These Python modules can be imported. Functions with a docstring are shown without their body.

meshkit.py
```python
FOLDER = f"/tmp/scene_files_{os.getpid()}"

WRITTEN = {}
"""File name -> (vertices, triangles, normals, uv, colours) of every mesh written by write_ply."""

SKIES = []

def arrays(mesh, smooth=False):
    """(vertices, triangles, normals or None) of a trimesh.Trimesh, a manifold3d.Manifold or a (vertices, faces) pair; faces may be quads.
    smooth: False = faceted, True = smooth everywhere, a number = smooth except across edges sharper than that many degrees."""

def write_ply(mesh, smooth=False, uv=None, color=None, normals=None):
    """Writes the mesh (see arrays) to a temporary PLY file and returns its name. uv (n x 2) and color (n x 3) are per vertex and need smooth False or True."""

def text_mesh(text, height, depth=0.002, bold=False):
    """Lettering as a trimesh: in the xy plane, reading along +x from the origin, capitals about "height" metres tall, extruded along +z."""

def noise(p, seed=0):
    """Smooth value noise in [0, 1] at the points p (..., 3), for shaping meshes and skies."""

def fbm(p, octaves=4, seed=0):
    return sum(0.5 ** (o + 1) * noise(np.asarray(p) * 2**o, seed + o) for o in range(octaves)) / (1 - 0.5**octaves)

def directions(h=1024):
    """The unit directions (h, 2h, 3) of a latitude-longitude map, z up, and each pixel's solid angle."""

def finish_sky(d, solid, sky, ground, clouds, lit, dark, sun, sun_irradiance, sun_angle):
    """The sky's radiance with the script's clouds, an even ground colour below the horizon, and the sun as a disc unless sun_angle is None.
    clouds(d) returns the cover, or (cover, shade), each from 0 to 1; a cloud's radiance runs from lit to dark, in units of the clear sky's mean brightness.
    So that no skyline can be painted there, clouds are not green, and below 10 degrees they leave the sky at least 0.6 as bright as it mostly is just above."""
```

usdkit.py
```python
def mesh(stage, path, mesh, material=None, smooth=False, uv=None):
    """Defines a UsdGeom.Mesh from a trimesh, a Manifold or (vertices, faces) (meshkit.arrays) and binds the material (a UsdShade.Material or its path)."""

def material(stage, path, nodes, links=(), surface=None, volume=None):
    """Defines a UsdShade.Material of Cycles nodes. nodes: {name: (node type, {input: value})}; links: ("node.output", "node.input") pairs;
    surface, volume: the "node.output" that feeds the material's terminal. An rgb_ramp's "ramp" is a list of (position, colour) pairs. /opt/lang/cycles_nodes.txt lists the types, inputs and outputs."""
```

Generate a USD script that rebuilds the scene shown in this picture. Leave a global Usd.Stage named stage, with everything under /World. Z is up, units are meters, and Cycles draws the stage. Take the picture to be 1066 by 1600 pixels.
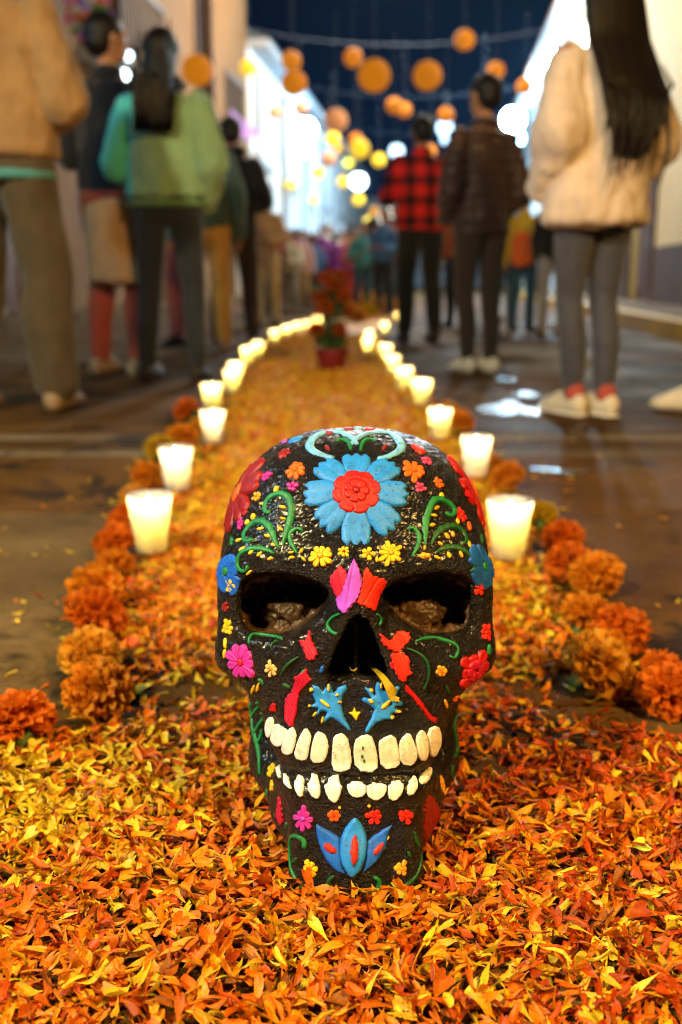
import math, random
import numpy as np, trimesh, manifold3d as m3, usdkit, meshkit
from scipy.spatial import Delaunay
from scipy.interpolate import CubicSpline
from scipy.ndimage import map_coordinates
from shapely import geometry as sg, contains_xy
from shapely import prepare
from pxr import Gf, Sdf, Usd, UsdGeom, UsdLux, UsdShade, Vt

random.seed(7); RNG = np.random.default_rng(7)
stage = Usd.Stage.CreateInMemory()
UsdGeom.SetStageUpAxis(stage, 'Z'); UsdGeom.SetStageMetersPerUnit(stage, 1.0)
UsdGeom.Xform.Define(stage, '/World'); UsdGeom.Scope.Define(stage, '/World/Looks')

# ---------------------------------------------------------------- camera
CAM_H, FPX = 0.5, 1556.0                       # lens height; focal length in pixels of the 1066 x 1600 photograph
PITCH = math.atan(365 / FPX)
cam = UsdGeom.Camera.Define(stage, '/World/camera')
cam.CreateHorizontalApertureAttr(24.0); cam.CreateVerticalApertureAttr(36.0)
cam.CreateFocalLengthAttr(24.0 * FPX / 1066)
cam.CreateFStopAttr(4.2); cam.CreateFocusDistanceAttr(0.79)
cam.CreateClippingRangeAttr((0.02, 500.0))
cam.AddTranslateOp().Set((0, 0, CAM_H)); cam.AddRotateXOp().Set(90 - math.degrees(PITCH))
cam.CreateExposureAttr(0.15)

# ---------------------------------------------------------------- night sky
def material(name, nodes, links=(), surface=None, volume=None):
    return usdkit.material(stage, '/World/Looks/' + name, nodes, links, surface, volume)
SUN_EL, SUN_ROT = math.radians(-7.0), math.radians(-60)
sky_m = material('night_sky', {
    'sky': ('sky_texture', {'sky_type': 'single_scattering', 'sun_disc': False, 'sun_elevation': SUN_EL, 'sun_rotation': SUN_ROT}),
    'tc': ('texture_coordinate', {}), 'sz': ('separate_xyz', {}), 'glow': ('rgb_ramp', {'ramp': [(0, (.001, .020, .085)), (.10, (.0005, .008, .040)), (.30, (.0002, .0025, .014)), (1, (.0002, .0015, .009))]}),
    'add': ('mix_color', {'blend_type': 'add', 'fac': 1.0, 'use_clamp': False}),
    'bg': ('background_shader', {'strength': 0.40})}, [('tc.generated', 'sz.vector'), ('sz.z', 'glow.fac'), ('glow.color', 'add.b'), ('sky.color', 'add.a'), ('add.result', 'bg.color')], surface='bg.background')
dome = UsdLux.DomeLight.Define(stage, '/World/sky'); dome.CreateIntensityAttr(1.0)
UsdShade.MaterialBindingAPI.Apply(dome.GetPrim()).Bind(sky_m)
dome.GetPrim().SetCustomDataByKey('kind', 'structure')

# ---------------------------------------------------------------- the street's lamps (see the lamp objects for their bodies)
LAMPS = [  # name, position, radius, radiance, colour
    ('cool', (-2.9, .45, 2.3), .13, 390., (.50, .78, 1.0)),
    ('warm', (1.8, -1.1, 2.8), .13, 1080., (1.0, .55, .13)),
    ('warm', (-1.9, -.9, 2.8), .13, 1220., (1.0, .79, .37)),
    ('cool', (-4.0, 4.3, 2.5), .13, 110., (.35, .80, 1.0)),
]
WALL_LAMPS = [  # hung from walls and cables farther up the street: position along the street, radius, radiance, colour
    ('wall', (2.55, 13.2, 5.3), .15, 560., (1.0, .93, .62), 'warm white lamp bracketed high on the cream house'),
    ('wall', (-4.05, 15.0, 5.9), .15, 60., (1.0, .62, .24), 'amber lamp bracketed high on the ochre house'),
    ('cable', (-1.2, 20.0, 6.7), .20, 1300., (1.0, .90, .78), 'unseen white lamp added on a cable over the street to light the crowd'),  # out of view, added to light the far crowd
]
def sphere_light(path, pos, r, rad, col):
    l = UsdLux.SphereLight.Define(stage, path); l.CreateRadiusAttr(r); l.CreateIntensityAttr(rad); l.CreateColorAttr(Gf.Vec3f(*col))
    l.AddTranslateOp().Set(Gf.Vec3d(*pos)); return l

HAZE = .0003                                    # density of the haze added for lamp bloom
# ---------------------------------------------------------------- helpers
USED = {}
def fresh(parent, name):
    k = (parent, name); n = USED.get(k, 0); USED[k] = n + 1
    return f'{parent}/{name}' if n == 0 else f'{parent}/{name}_{n:03d}'
def data(p, label=None, cat=None, group=None, kind=None):
    for k, v in (('label', label), ('category', cat), ('group', group), ('kind', kind)):
        if v: p.SetCustomDataByKey(k, v)
    return p
def xform(name, loc=(0, 0, 0), rz=0, scale=None, parent='/World', **kw):
    path = fresh(parent, name); x = UsdGeom.Xform.Define(stage, path)
    if loc is not None: x.AddTranslateOp().Set(Gf.Vec3d(*map(float, loc)))
    if rz: x.AddRotateZOp().Set(float(rz))
    if scale: x.AddScaleOp().Set(Gf.Vec3f(*([scale] * 3 if np.ndim(scale) == 0 else scale)))
    data(x.GetPrim(), **kw); return path
def obj(name, mesh, m, parent='/World', smooth=False, **kw):
    path = fresh(parent, name); q = usdkit.mesh(stage, path, mesh, m, smooth=smooth); data(q.GetPrim(), **kw); return path
def copy(src, name, loc, rz=0, scale=None, tilt=None, **kw):
    path = fresh('/World', name); x = UsdGeom.Xform.Define(stage, path); p = x.GetPrim()
    p.GetReferences().AddInternalReference(src); p.SetInstanceable(True)
    x.ClearXformOpOrder() if False else None
    x.AddTranslateOp(UsdGeom.XformOp.PrecisionDouble, 'at').Set(Gf.Vec3d(*map(float, loc)))
    x.AddRotateXYZOp(UsdGeom.XformOp.PrecisionFloat, 'turn').Set(Gf.Vec3f(*(tilt or (0, 0)), rz))
    x.AddScaleOp(UsdGeom.XformOp.PrecisionFloat, 'size').Set(Gf.Vec3f(*([scale or 1.0] * 3 if np.ndim(scale or 1.0) == 0 else scale)))
    data(p, **kw); return path
def klass(name):
    path = '/World/' + name; stage.CreateClassPrim(path).SetTypeName('Xform'); return path
def ray(px, py):
    px, py = np.asarray(px, float), np.asarray(py, float)
    a, b, c, s = (px - 533) / FPX, -(py - 800) / FPX, math.cos(PITCH), math.sin(PITCH)
    return np.stack([a, c + b * s, -s + b * c], -1)
def ground(px, py, z=0.0):
    """The point at height z that the photograph shows at a pixel."""
    r = ray(px, py); t = (z - CAM_H) / r[..., 2]
    return np.array([0, 0, CAM_H]) + r * t[..., None] if np.ndim(t) else np.array([0, 0, CAM_H]) + r * t
def at_depth(px, py, y):
    r = ray(px, py); return np.array([0, 0, CAM_H]) + r * (y / r[1])
def to_px(p):
    p = np.asarray(p, float) - [0, 0, CAM_H]; c, s = math.cos(PITCH), math.sin(PITCH)
    d = p[..., 1] * c - p[..., 2] * s; b = p[..., 1] * s + p[..., 2] * c
    return np.stack([533 + FPX * p[..., 0] / d, 800 - FPX * b / d], -1)
def box(c, e, rz=0):
    b = trimesh.creation.box(e)
    if rz: b.apply_transform(trimesh.transformations.rotation_matrix(rz, [0, 0, 1]))
    b.apply_translation(c); return b
def cat(ms): return trimesh.util.concatenate(ms)
def lathe(prof, n=28): return trimesh.creation.revolve(np.array(prof, float), sections=n)
def tube(pts, r, n=8):
    p = np.asarray(pts, float); rr = np.broadcast_to(r, (len(p),)).astype(float)
    t = np.gradient(p, axis=0); t /= np.linalg.norm(t, axis=1, keepdims=True) + 1e-12
    a = np.cross(t, np.where(np.abs(t[:, 2:]) < .9, [0, 0, 1.0], [1.0, 0, 0])); a /= np.linalg.norm(a, axis=1, keepdims=True) + 1e-12
    b = np.cross(t, a); ang = np.arange(n) * 2 * np.pi / n
    v = (p[:, None] + rr[:, None, None] * (np.cos(ang)[None, :, None] * a[:, None] + np.sin(ang)[None, :, None] * b[:, None])).reshape(-1, 3)
    i, j = np.meshgrid(np.arange(len(p) - 1), np.arange(n), indexing='ij')
    q = np.stack([i * n + j, i * n + (j + 1) % n, (i + 1) * n + (j + 1) % n, (i + 1) * n + j], -1).reshape(-1, 4)
    f = np.vstack([q[:, [0, 1, 2]], q[:, [0, 2, 3]]])
    k = len(v); v = np.vstack([v, p[0], p[-1]]); m = (len(p) - 1) * n
    f = np.vstack([f, [[k, (h + 1) % n, h] for h in range(n)], [[k + 1, m + h, m + (h + 1) % n] for h in range(n)]])
    return trimesh.Trimesh(v, f, process=False)
def simple(name, col, rough=.6, spec=.4, var=.18, scale=25., bump=0., bscale=None, space='object', rnd=0., metallic=0., coat=0., sheen=0., detail=4):
    """Principled with mottled colour, optional bump and variation from copy to copy."""
    n = {'tc': ('texture_coordinate', {}), 'geo': ('geometry', {}), 'oi': ('object_info', {}),
         'n': ('noise_texture', {'scale': scale, 'detail': detail, 'roughness': .6}),
         'mr': ('map_range', {'from_min': .25, 'from_max': .75, 'to_min': 1 - var, 'to_max': 1 + var}),
         'mul': ('mix_color', {'blend_type': 'multiply', 'fac': 1.0, 'a': col, 'use_clamp': False}),
         'r2': ('map_range', {'from_min': 0., 'from_max': 1., 'to_min': 1 - rnd, 'to_max': 1 + rnd}),
         'mul2': ('mix_color', {'blend_type': 'multiply', 'fac': 1.0, 'use_clamp': False}),
         'rr': ('map_range', {'from_min': .3, 'from_max': .7, 'to_min': max(rough - .12, .02), 'to_max': min(rough + .12, 1)}),
         'p': ('principled_bsdf', {'specular_ior_level': spec, 'metallic': metallic, 'coat_weight': coat, 'sheen_weight': sheen})}
    src = 'tc.object' if space == 'object' else 'geo.position'
    l = [(src, 'n.vector'), ('n.fac', 'mr.value'), ('mr.result', 'mul.b'), ('mul.result', 'mul2.a'), ('oi.random', 'r2.value'), ('r2.result', 'mul2.b'),
         ('mul2.result', 'p.base_color'), ('n.fac', 'rr.value'), ('rr.result', 'p.roughness')]
    if bump:
        n['bn'] = ('noise_texture', {'scale': bscale or scale * 3, 'detail': 3.0})
        n['b'] = ('bump', {'strength': 1.0, 'distance': bump})
        l += [(src, 'bn.vector'), ('bn.fac', 'b.height'), ('b.normal', 'p.normal')]
    return material(name, n, l, surface='p.BSDF')
def emitter(name, col, s): return material(name, {'e': ('emission', {'color': col, 'strength': s})}, surface='e.emission')
# ---------------------------------------------------------------- skull surface (signed distance field)
SK_T = np.radians(14)
SK_O = np.array([0.0117, 0.7307, 0.004])
SK_UP = np.array([0, np.sin(SK_T), np.cos(SK_T)]); SK_N = np.array([0, -np.cos(SK_T), np.sin(SK_T)])
def sk_local(p):
    q = np.asarray(p, float) - SK_O
    return np.stack([q[..., 0], q @ SK_N, q @ SK_UP], -1)          # x, w (towards the viewer), u (up the face)
def sk_world(q):
    q = np.asarray(q, float)
    return SK_O + q[..., :1] * np.array([1.0, 0, 0]) + q[..., 1:2] * SK_N + q[..., 2:3] * SK_UP
def smin(a, b, k):
    h = np.clip(0.5 + 0.5 * (b - a) / k, 0, 1)
    return b * (1 - h) + a * h - k * h * (1 - h)
def smax(a, b, k): return -smin(-a, -b, k)
def ell(p, c, r):
    q = (p - np.array(c)) ; r = np.array(r)
    k0 = np.linalg.norm(q / r, axis=-1); k1 = np.linalg.norm(q / r**2, axis=-1)
    return k0 * (k0 - 1) / np.maximum(k1, 1e-9)
def sup(p, c, r, e=2.6):                                             # superellipsoid, roughly a distance
    q = np.abs((p - np.array(c)) / np.array(r))
    k = (q**e).sum(-1) ** (1 / e)
    return (k - 1) * min(r) * 0.9
def cap(p, a, b, ra, rb=None):
    a, b = np.array(a, float), np.array(b, float); rb = ra if rb is None else rb
    ab = b - a; t = np.clip(((p - a) @ ab) / (ab @ ab), 0, 1)
    return np.linalg.norm(p - a - t[..., None] * ab, axis=-1) - (ra + (rb - ra) * t)
def rbox(p, c, h, r):
    q = np.abs(p - np.array(c)) - (np.array(h) - r)
    return np.linalg.norm(np.maximum(q, 0), axis=-1) + np.minimum(q.max(-1), 0) - r
def poly2(x, y, V):
    V = np.array(V, float); d = np.full(x.shape, 1e9); s = np.ones(x.shape)
    for i in range(len(V)):
        a, b = V[i], V[i - 1]; e = b - a
        wx, wy = x - a[0], y - a[1]
        t = np.clip((wx * e[0] + wy * e[1]) / (e @ e), 0, 1)
        d = np.minimum(d, (wx - e[0] * t) ** 2 + (wy - e[1] * t) ** 2)
        c1, c2, c3 = y >= a[1], y < b[1], e[0] * wy > e[1] * wx
        s = np.where((c1 & c2 & c3) | (~c1 & ~c2 & ~c3), -s, s)
    return s * np.sqrt(d)
ORBIT = [(-.100, .222), (-.102, .242), (-.096, .260), (-.070, .2665), (-.040, .262), (-.024, .254), (-.021, .246), (-.029, .231), (-.044, .2175), (-.062, .2105), (-.084, .2105), (-.096, .214)]
NOSE = [(.001, .2335), (-.006, .2275), (-.016, .206), (-.0245, .184), (-.0225, .1755), (-.010, .178), (.001, .1815), (.011, .178), (.0245, .1755), (.0275, .183), (.0185, .206), (.009, .2275)]
def chaikin(V, n=2):
    V = np.array(V, float)
    for _ in range(n):
        W = np.roll(V, -1, 0); V = np.stack([.75 * V + .25 * W, .25 * V + .75 * W], 1).reshape(-1, 2)
    return V
ORBIT = chaikin(ORBIT, 1)
def skull_sdf(P):
    P = P - np.array([.0008, 0, 0])
    m = P.copy(); m[..., 0] = np.abs(m[..., 0])                      # mirrored copy for the paired bones
    x, w, u = P[..., 0], P[..., 1], P[..., 2]; ax = m[..., 0]
    d = sup(m, (0, -.126, .267), (.1235, .136, .1300), 2.45)          # brain case
    d = smin(d, ell(m, (0, -.19, .25), (.108, .085, .105)), .03)
    d = smin(d, rbox(m, (0, -.060, .22), (.104, .05, .075), .035), .035)     # mid face
    d = smin(d, rbox(m, (0, -.048, .15), (.066, .05, .06), .03), .03)       # upper jaw
    d = smin(d, cap(m, (.082, -.024, .274), (.0, .000, .266), .015, .019), .022)     # brow
    d = smin(d, cap(m, (.103, -.040, .262), (.104, -.040, .205), .0125), .018)     # outer orbit rim
    d = smin(d, cap(m, (.099, -.040, .190), (.055, -.010, .193), .0165, .012), .02)    # cheek bone
    d = smin(d, cap(m, (.101, -.050, .190), (.102, -.13, .205), .014, .013), .018)     # arch to the ear
    d = smin(d, cap(m, (.0, .004, .255), (.0, .014, .236), .014, .012), .016)      # nose bridge
    d = smin(d, cap(m, (.006, .011, .229), (.030, -.003, .180), .0085, .010), .011)    # nose rim
    d = smin(d, ell(m, (0, -.038, .134), (.075, .050, .044)), .02)         # dental arch
    j = rbox(m, (0, -.045, .044), (.0565, .052, .056), .022)              # chin
    j = smin(j, cap(m, (0, -.004, .030), (.026, -.008, .024), .014, .011), .02)
    j = smin(j, ell(m, (0, -.036, .090), (.070, .047, .03)), .02)           # lower dental arch
    j = smin(j, cap(m, (.048, -.060, .060), (.072, -.115, .085), .028, .021), .025)
    j = smin(j, cap(m, (.072, -.112, .085), (.086, -.118, .185), .018, .020), .03)
    d = smin(d, j, .010)
    d = smin(d, cap(m, (.0, -.10, .13), (.0, -.17, .16), .062, .07), .04)      # throat, skull base
    g = np.abs(u - .0960) - .0040                       # gap between the rows
    g = np.maximum(g, -(w + .085)); g = np.maximum(g, ax - .078)
    d = smax(d, -np.maximum(g, -(d + .0035)), .004)
    hol = cap(m, (.108, -.045, .150), (.096, -.060, .11), .020, .02)            # hollow under the cheek bone
    d = smax(d, -hol, .018)
    o = poly2(-ax, u, ORBIT)
    depth = -.058 - .5 * np.maximum(ax - .07, 0)
    cut = smax(o + .10 * np.maximum(-w, 0), depth - w, .014)
    d = smax(d, -cut, .008)
    eye = ell(m, (.055, -.052, .229), (.024, .024, .019))
    d = smin(d, eye, .008)
    lump = cap(m, (.078, -.066, .226), (.040, -.068, .218), .007)
    d = smin(d, lump, .008)
    n = poly2(x, u, NOSE)
    d = smax(d, -smax(n, -.045 - w, .008), .005)
    d = smin(d, np.maximum(cap(P, (0, -.004, .226), (0, -.016, .180), .0020), w - .004), .004)    # septum
    return d
def skull_trace(px, py, steps=60):
    """Where the line of sight through a point of the photograph meets (or comes nearest to) the skull."""
    r = ray(px, py); r = r / np.linalg.norm(r, axis=-1, keepdims=True)
    t = np.full(r.shape[:-1], 0.60); o = np.array([0, 0, CAM_H]); best = np.full(t.shape, 9.0); bt = t.copy()
    for _ in range(steps):
        d = skull_sdf(sk_local(o + r * t[..., None])); new = np.abs(d) < best
        best, bt = np.where(new, np.abs(d), best), np.where(new, t, bt)
        t = np.minimum(t + np.clip(d, -.02, .05) * .8, 1.4)
    return o + r * bt[..., None], bt, best
def skull_put(p, n=3):
    """Moves points onto the skull's surface along its gradient; returns them and the normals."""
    p = np.asarray(p, float)
    for _ in range(n):
        nn = skull_normal(p); p = p - nn * np.clip(skull_sdf(sk_local(p)), -.03, .03)[..., None]
    return p, skull_normal(p)
def skull_normal(p, e=.0019):
    q = sk_local(p); g = np.stack([skull_sdf(q + np.eye(3)[k] * e) - skull_sdf(q - np.eye(3)[k] * e) for k in range(3)], -1)
    g /= np.linalg.norm(g, axis=-1, keepdims=True) + 1e-12
    return g[..., :1] * np.array([1.0, 0, 0]) + g[..., 1:2] * SK_N + g[..., 2:3] * SK_UP
# ---------------------------------------------------------------- the skull's mesh: surface nets on a grid that is fine near the surface only
def surface_net(f, lo, hi, h, coarse=6):
    n = np.ceil((np.array(hi) - lo) / (h * coarse)).astype(int) * coarse + 1
    ax = [lo[k] + h * np.arange(n[k]) for k in range(3)]
    C = np.stack(np.meshgrid(*[a[::coarse] for a in ax], indexing='ij'), -1)
    dc = f(C)
    D = np.repeat(np.repeat(np.repeat(dc, coarse, 0), coarse, 1), coarse, 2)[:n[0], :n[1], :n[2]].astype(np.float32)
    off = coarse // 2
    D = np.roll(D, (0, 0, 0), (0, 1, 2))
    near = np.abs(D) < h * coarse * 2.0
    idx = np.argwhere(near)
    P = np.stack([ax[k][idx[:, k]] for k in range(3)], -1)
    D[near] = np.concatenate([f(q) for q in np.array_split(P, max(1, len(P) // 200000))])
    s = D < 0
    cells = np.zeros(np.array(D.shape) - 1, bool)
    corners = [s[a:D.shape[0] - 1 + a, b:D.shape[1] - 1 + b, c:D.shape[2] - 1 + c] for a in (0, 1) for b in (0, 1) for c in (0, 1)]
    tot = sum(c.astype(np.int8) for c in corners); cells = (tot > 0) & (tot < 8)
    ci = np.argwhere(cells); num = np.full(cells.shape, -1, np.int64); num[cells] = np.arange(len(ci))
    acc = np.zeros((len(ci), 3)); cnt = np.zeros(len(ci))
    offs = np.array([(a, b, c) for a in (0, 1) for b in (0, 1) for c in (0, 1)])
    for i in range(8):
        for k in range(3):
            if offs[i][k] == 0:
                o2 = offs[i].copy(); o2[k] = 1
                A, B = ci + offs[i], ci + o2
                da, db = D[tuple(A.T)], D[tuple(B.T)]
                x = (da < 0) != (db < 0); t = np.where(x, da / np.where(x, da - db, 1), 0)
                acc += np.where(x[:, None], A + t[:, None] * (o2 - offs[i]), 0); cnt += x
    V = np.array(lo) + h * acc / cnt[:, None]
    F = []
    for k in range(3):
        a, b = [(1, 2), (2, 0), (0, 1)][k]
        A = s.take(range(D.shape[k] - 1), k); B = s.take(range(1, D.shape[k]), k)
        e = np.argwhere(A != B); e = e[(e[:, a] > 0) & (e[:, b] > 0) & (e[:, a] < D.shape[a] - 1) & (e[:, b] < D.shape[b] - 1)]
        flip = s[tuple(e.T)]
        def c(da, db):
            q = e.copy(); q[:, a] -= da; q[:, b] -= db; return num[tuple(q.T)]
        q = np.stack([c(1, 1), c(0, 1), c(0, 0), c(1, 0)], -1)
        q[~flip] = q[~flip][:, ::-1]; F.append(q)
    Q = np.vstack(F); Q = Q[(Q >= 0).all(1)]
    return V, np.vstack([Q[:, [0, 1, 2]], Q[:, [0, 2, 3]]]), D

LO_ = np.array([-.15, -.29, -.03])
V, Fk, GRID_ = surface_net(skull_sdf, LO_, np.array([.15, .05, .42]), .0015)
def skull_sdf(P):                                                     # from here on the distances come from that grid
    P = np.asarray(P, float)
    return map_coordinates(GRID_, ((P - LO_) / .0015).reshape(-1, 3).T, order=1, mode='nearest').reshape(P.shape[:-1])
VW = sk_world(V)
nrm = skull_normal(VW)
rough_ = (meshkit.fbm(VW * 300, 2, 3) - .5) * .0022 + (meshkit.fbm(VW * 70, 3, 5) - .5) * .0022
ql = sk_local(VW); inside = (np.abs(np.abs(ql[:, 0]) - .058) < .046) & (np.abs(ql[:, 2] - .236) < .03) & (ql[:, 1] < -.03)   # lumpy modelling in the eye sockets
rough_ += inside * (meshkit.fbm(VW * 85, 3, 9) - .5) * .020
VW = VW + nrm * rough_[:, None]
VW[:, 2] = np.maximum(VW[:, 2], .0005)
skull_black = material('skull_black', {
    'geo': ('geometry', {}),
    'n1': ('noise_texture', {'scale': 55., 'detail': 5., 'roughness': .62}), 'n2': ('noise_texture', {'scale': 900., 'detail': 4., 'roughness': .7}),
    'vz': ('voronoi_texture', {'scale': 480., 'feature': 'f1'}),
    'ramp': ('rgb_ramp', {'ramp': [(.25, (.003, .002, .0015)), (.5, (.006, .004, .0025)), (.64, (.014, .008, .004)), (.82, (.042, .022, .011))]}), 'n4': ('noise_texture', {'scale': 380., 'detail': 5., 'roughness': .7}), 'av': ('mix_float', {'fac': .55}),  # crevices darkened, bumps lightened: shade and glints put into the colour
    'rr': ('map_range', {'from_min': .3, 'from_max': .7, 'to_min': .18, 'to_max': .42}),
    'sum': ('math', {'math_type': 'multiply_add', 'value2': 1.8}),
    'b': ('bump', {'strength': 1.0, 'distance': .0022}),
    'p': ('principled_bsdf', {'specular_ior_level': .36, 'coat_weight': .3, 'coat_roughness': .22})},
    [('geo.position', 'n1.vector'), ('geo.position', 'n2.vector'), ('geo.position', 'n4.vector'), ('geo.position', 'vz.vector'), ('n1.fac', 'av.a'), ('n4.fac', 'av.b'), ('av.result', 'ramp.fac'), ('ramp.color', 'p.base_color'),
     ('n1.fac', 'rr.value'), ('rr.result', 'p.roughness'), ('n4.fac', 'sum.value1'), ('vz.distance', 'sum.value3'), ('sum.value', 'b.height'), ('b.normal', 'p.normal')], surface='p.BSDF')
def paint(name, col, dark=.35, spec=.32, rough=.36):
    """Brushed acrylic with rubbed, dirty spots."""
    c2 = tuple(x * dark for x in col)
    return material(name, {
        'geo': ('geometry', {}),
        'n1': ('noise_texture', {'scale': 130., 'detail': 5., 'roughness': .65}), 'n2': ('noise_texture', {'scale': 750., 'detail': 3., 'roughness': .6}),
        'n3': ('noise_texture', {'scale': 330., 'detail': 4., 'roughness': .7}),
        'ramp': ('rgb_ramp', {'ramp': [(0, c2), (.36, tuple(.75 * x for x in col)), (.5, col), (1, tuple(min(1, x * 1.18 + .004) for x in col))]}),
        'wear': ('map_range', {'from_min': .61, 'from_max': .68, 'to_min': 0., 'to_max': .85, 'clamp': True}),
        'mx': ('mix_color', {'b': (.012, .008, .006)}),
        'b': ('bump', {'strength': .8, 'distance': .0006}),
        'p': ('principled_bsdf', {'specular_ior_level': spec, 'roughness': rough})},
        [('geo.position', 'n1.vector'), ('geo.position', 'n2.vector'), ('geo.position', 'n3.vector'), ('n1.fac', 'ramp.fac'), ('ramp.color', 'mx.a'),
         ('n3.fac', 'wear.value'), ('wear.result', 'mx.fac'), ('mx.result', 'p.base_color'), ('n2.fac', 'b.height'), ('b.normal', 'p.normal')], surface='p.BSDF')
PM = {k: paint('paint_' + k, c) for k, c in dict(
    blue=(.022, .24, .78), deep_blue=(.012, .12, .60), red=(.50, .008, .010), dark_red=(.28, .012, .012), crimson=(.55, .010, .045), magenta=(.62, .03, .38), violet=(.42, .07, .70),
    pink=(.68, .06, .22), orange=(.85, .13, .01), yellow=(.88, .52, .015), gold=(.80, .38, .03), cream=(.80, .55, .20), green=(.012, .19, .055), dark_green=(.012, .085, .022), light_blue=(.16, .45, .80), scarlet=(.75, .025, .012)).items()}
tooth_m = paint('tooth_white', (.86, .84, .78), dark=.45, rough=.38)

skull = xform('painted_skull', (0, 0, 0), label='large black painted skull with a blue flower on its forehead, on the petals', cat='skull')
socket_m = simple('bare_brown_resin', (.060, .029, .012), .40, .4, var=.5, scale=60, bump=.002, bscale=160., space='world')
hole = (poly2(-np.abs(ql[:, 0] - .0008), ql[:, 2], ORBIT + (ORBIT - ORBIT.mean(0)) * .02) < 0) & (ql[:, 1] < -.020 - .25 * np.maximum(np.abs(ql[:, 0]) - .06, 0)) & (ql[:, 1] > -.10)
sf = hole[Fk].all(1)
for s_ in (-1, 1):                                                    # one connected piece on each side
    i_ = np.flatnonzero(sf & (ql[Fk][:, :, 0].mean(1) * s_ > 0)); sub_ = trimesh.Trimesh(VW, Fk[i_], process=False); lab_ = trimesh.graph.connected_component_labels(sub_.face_adjacency, node_count=len(i_)); sf[i_[lab_ != np.bincount(lab_).argmax()]] = False
def part_of(F):
    k, inv = np.unique(F, return_inverse=True); return VW[k], inv.reshape(-1, 3)
obj('skull_body', part_of(Fk[~sf]), skull_black, skull, smooth=True)
for s_ in (-1, 1): obj('eye_hollow', part_of(Fk[sf & (ql[Fk][:, :, 0].mean(1) * s_ > 0)]), socket_m, skull, smooth=True, label='rough brown hollow of the eye socket')

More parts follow.
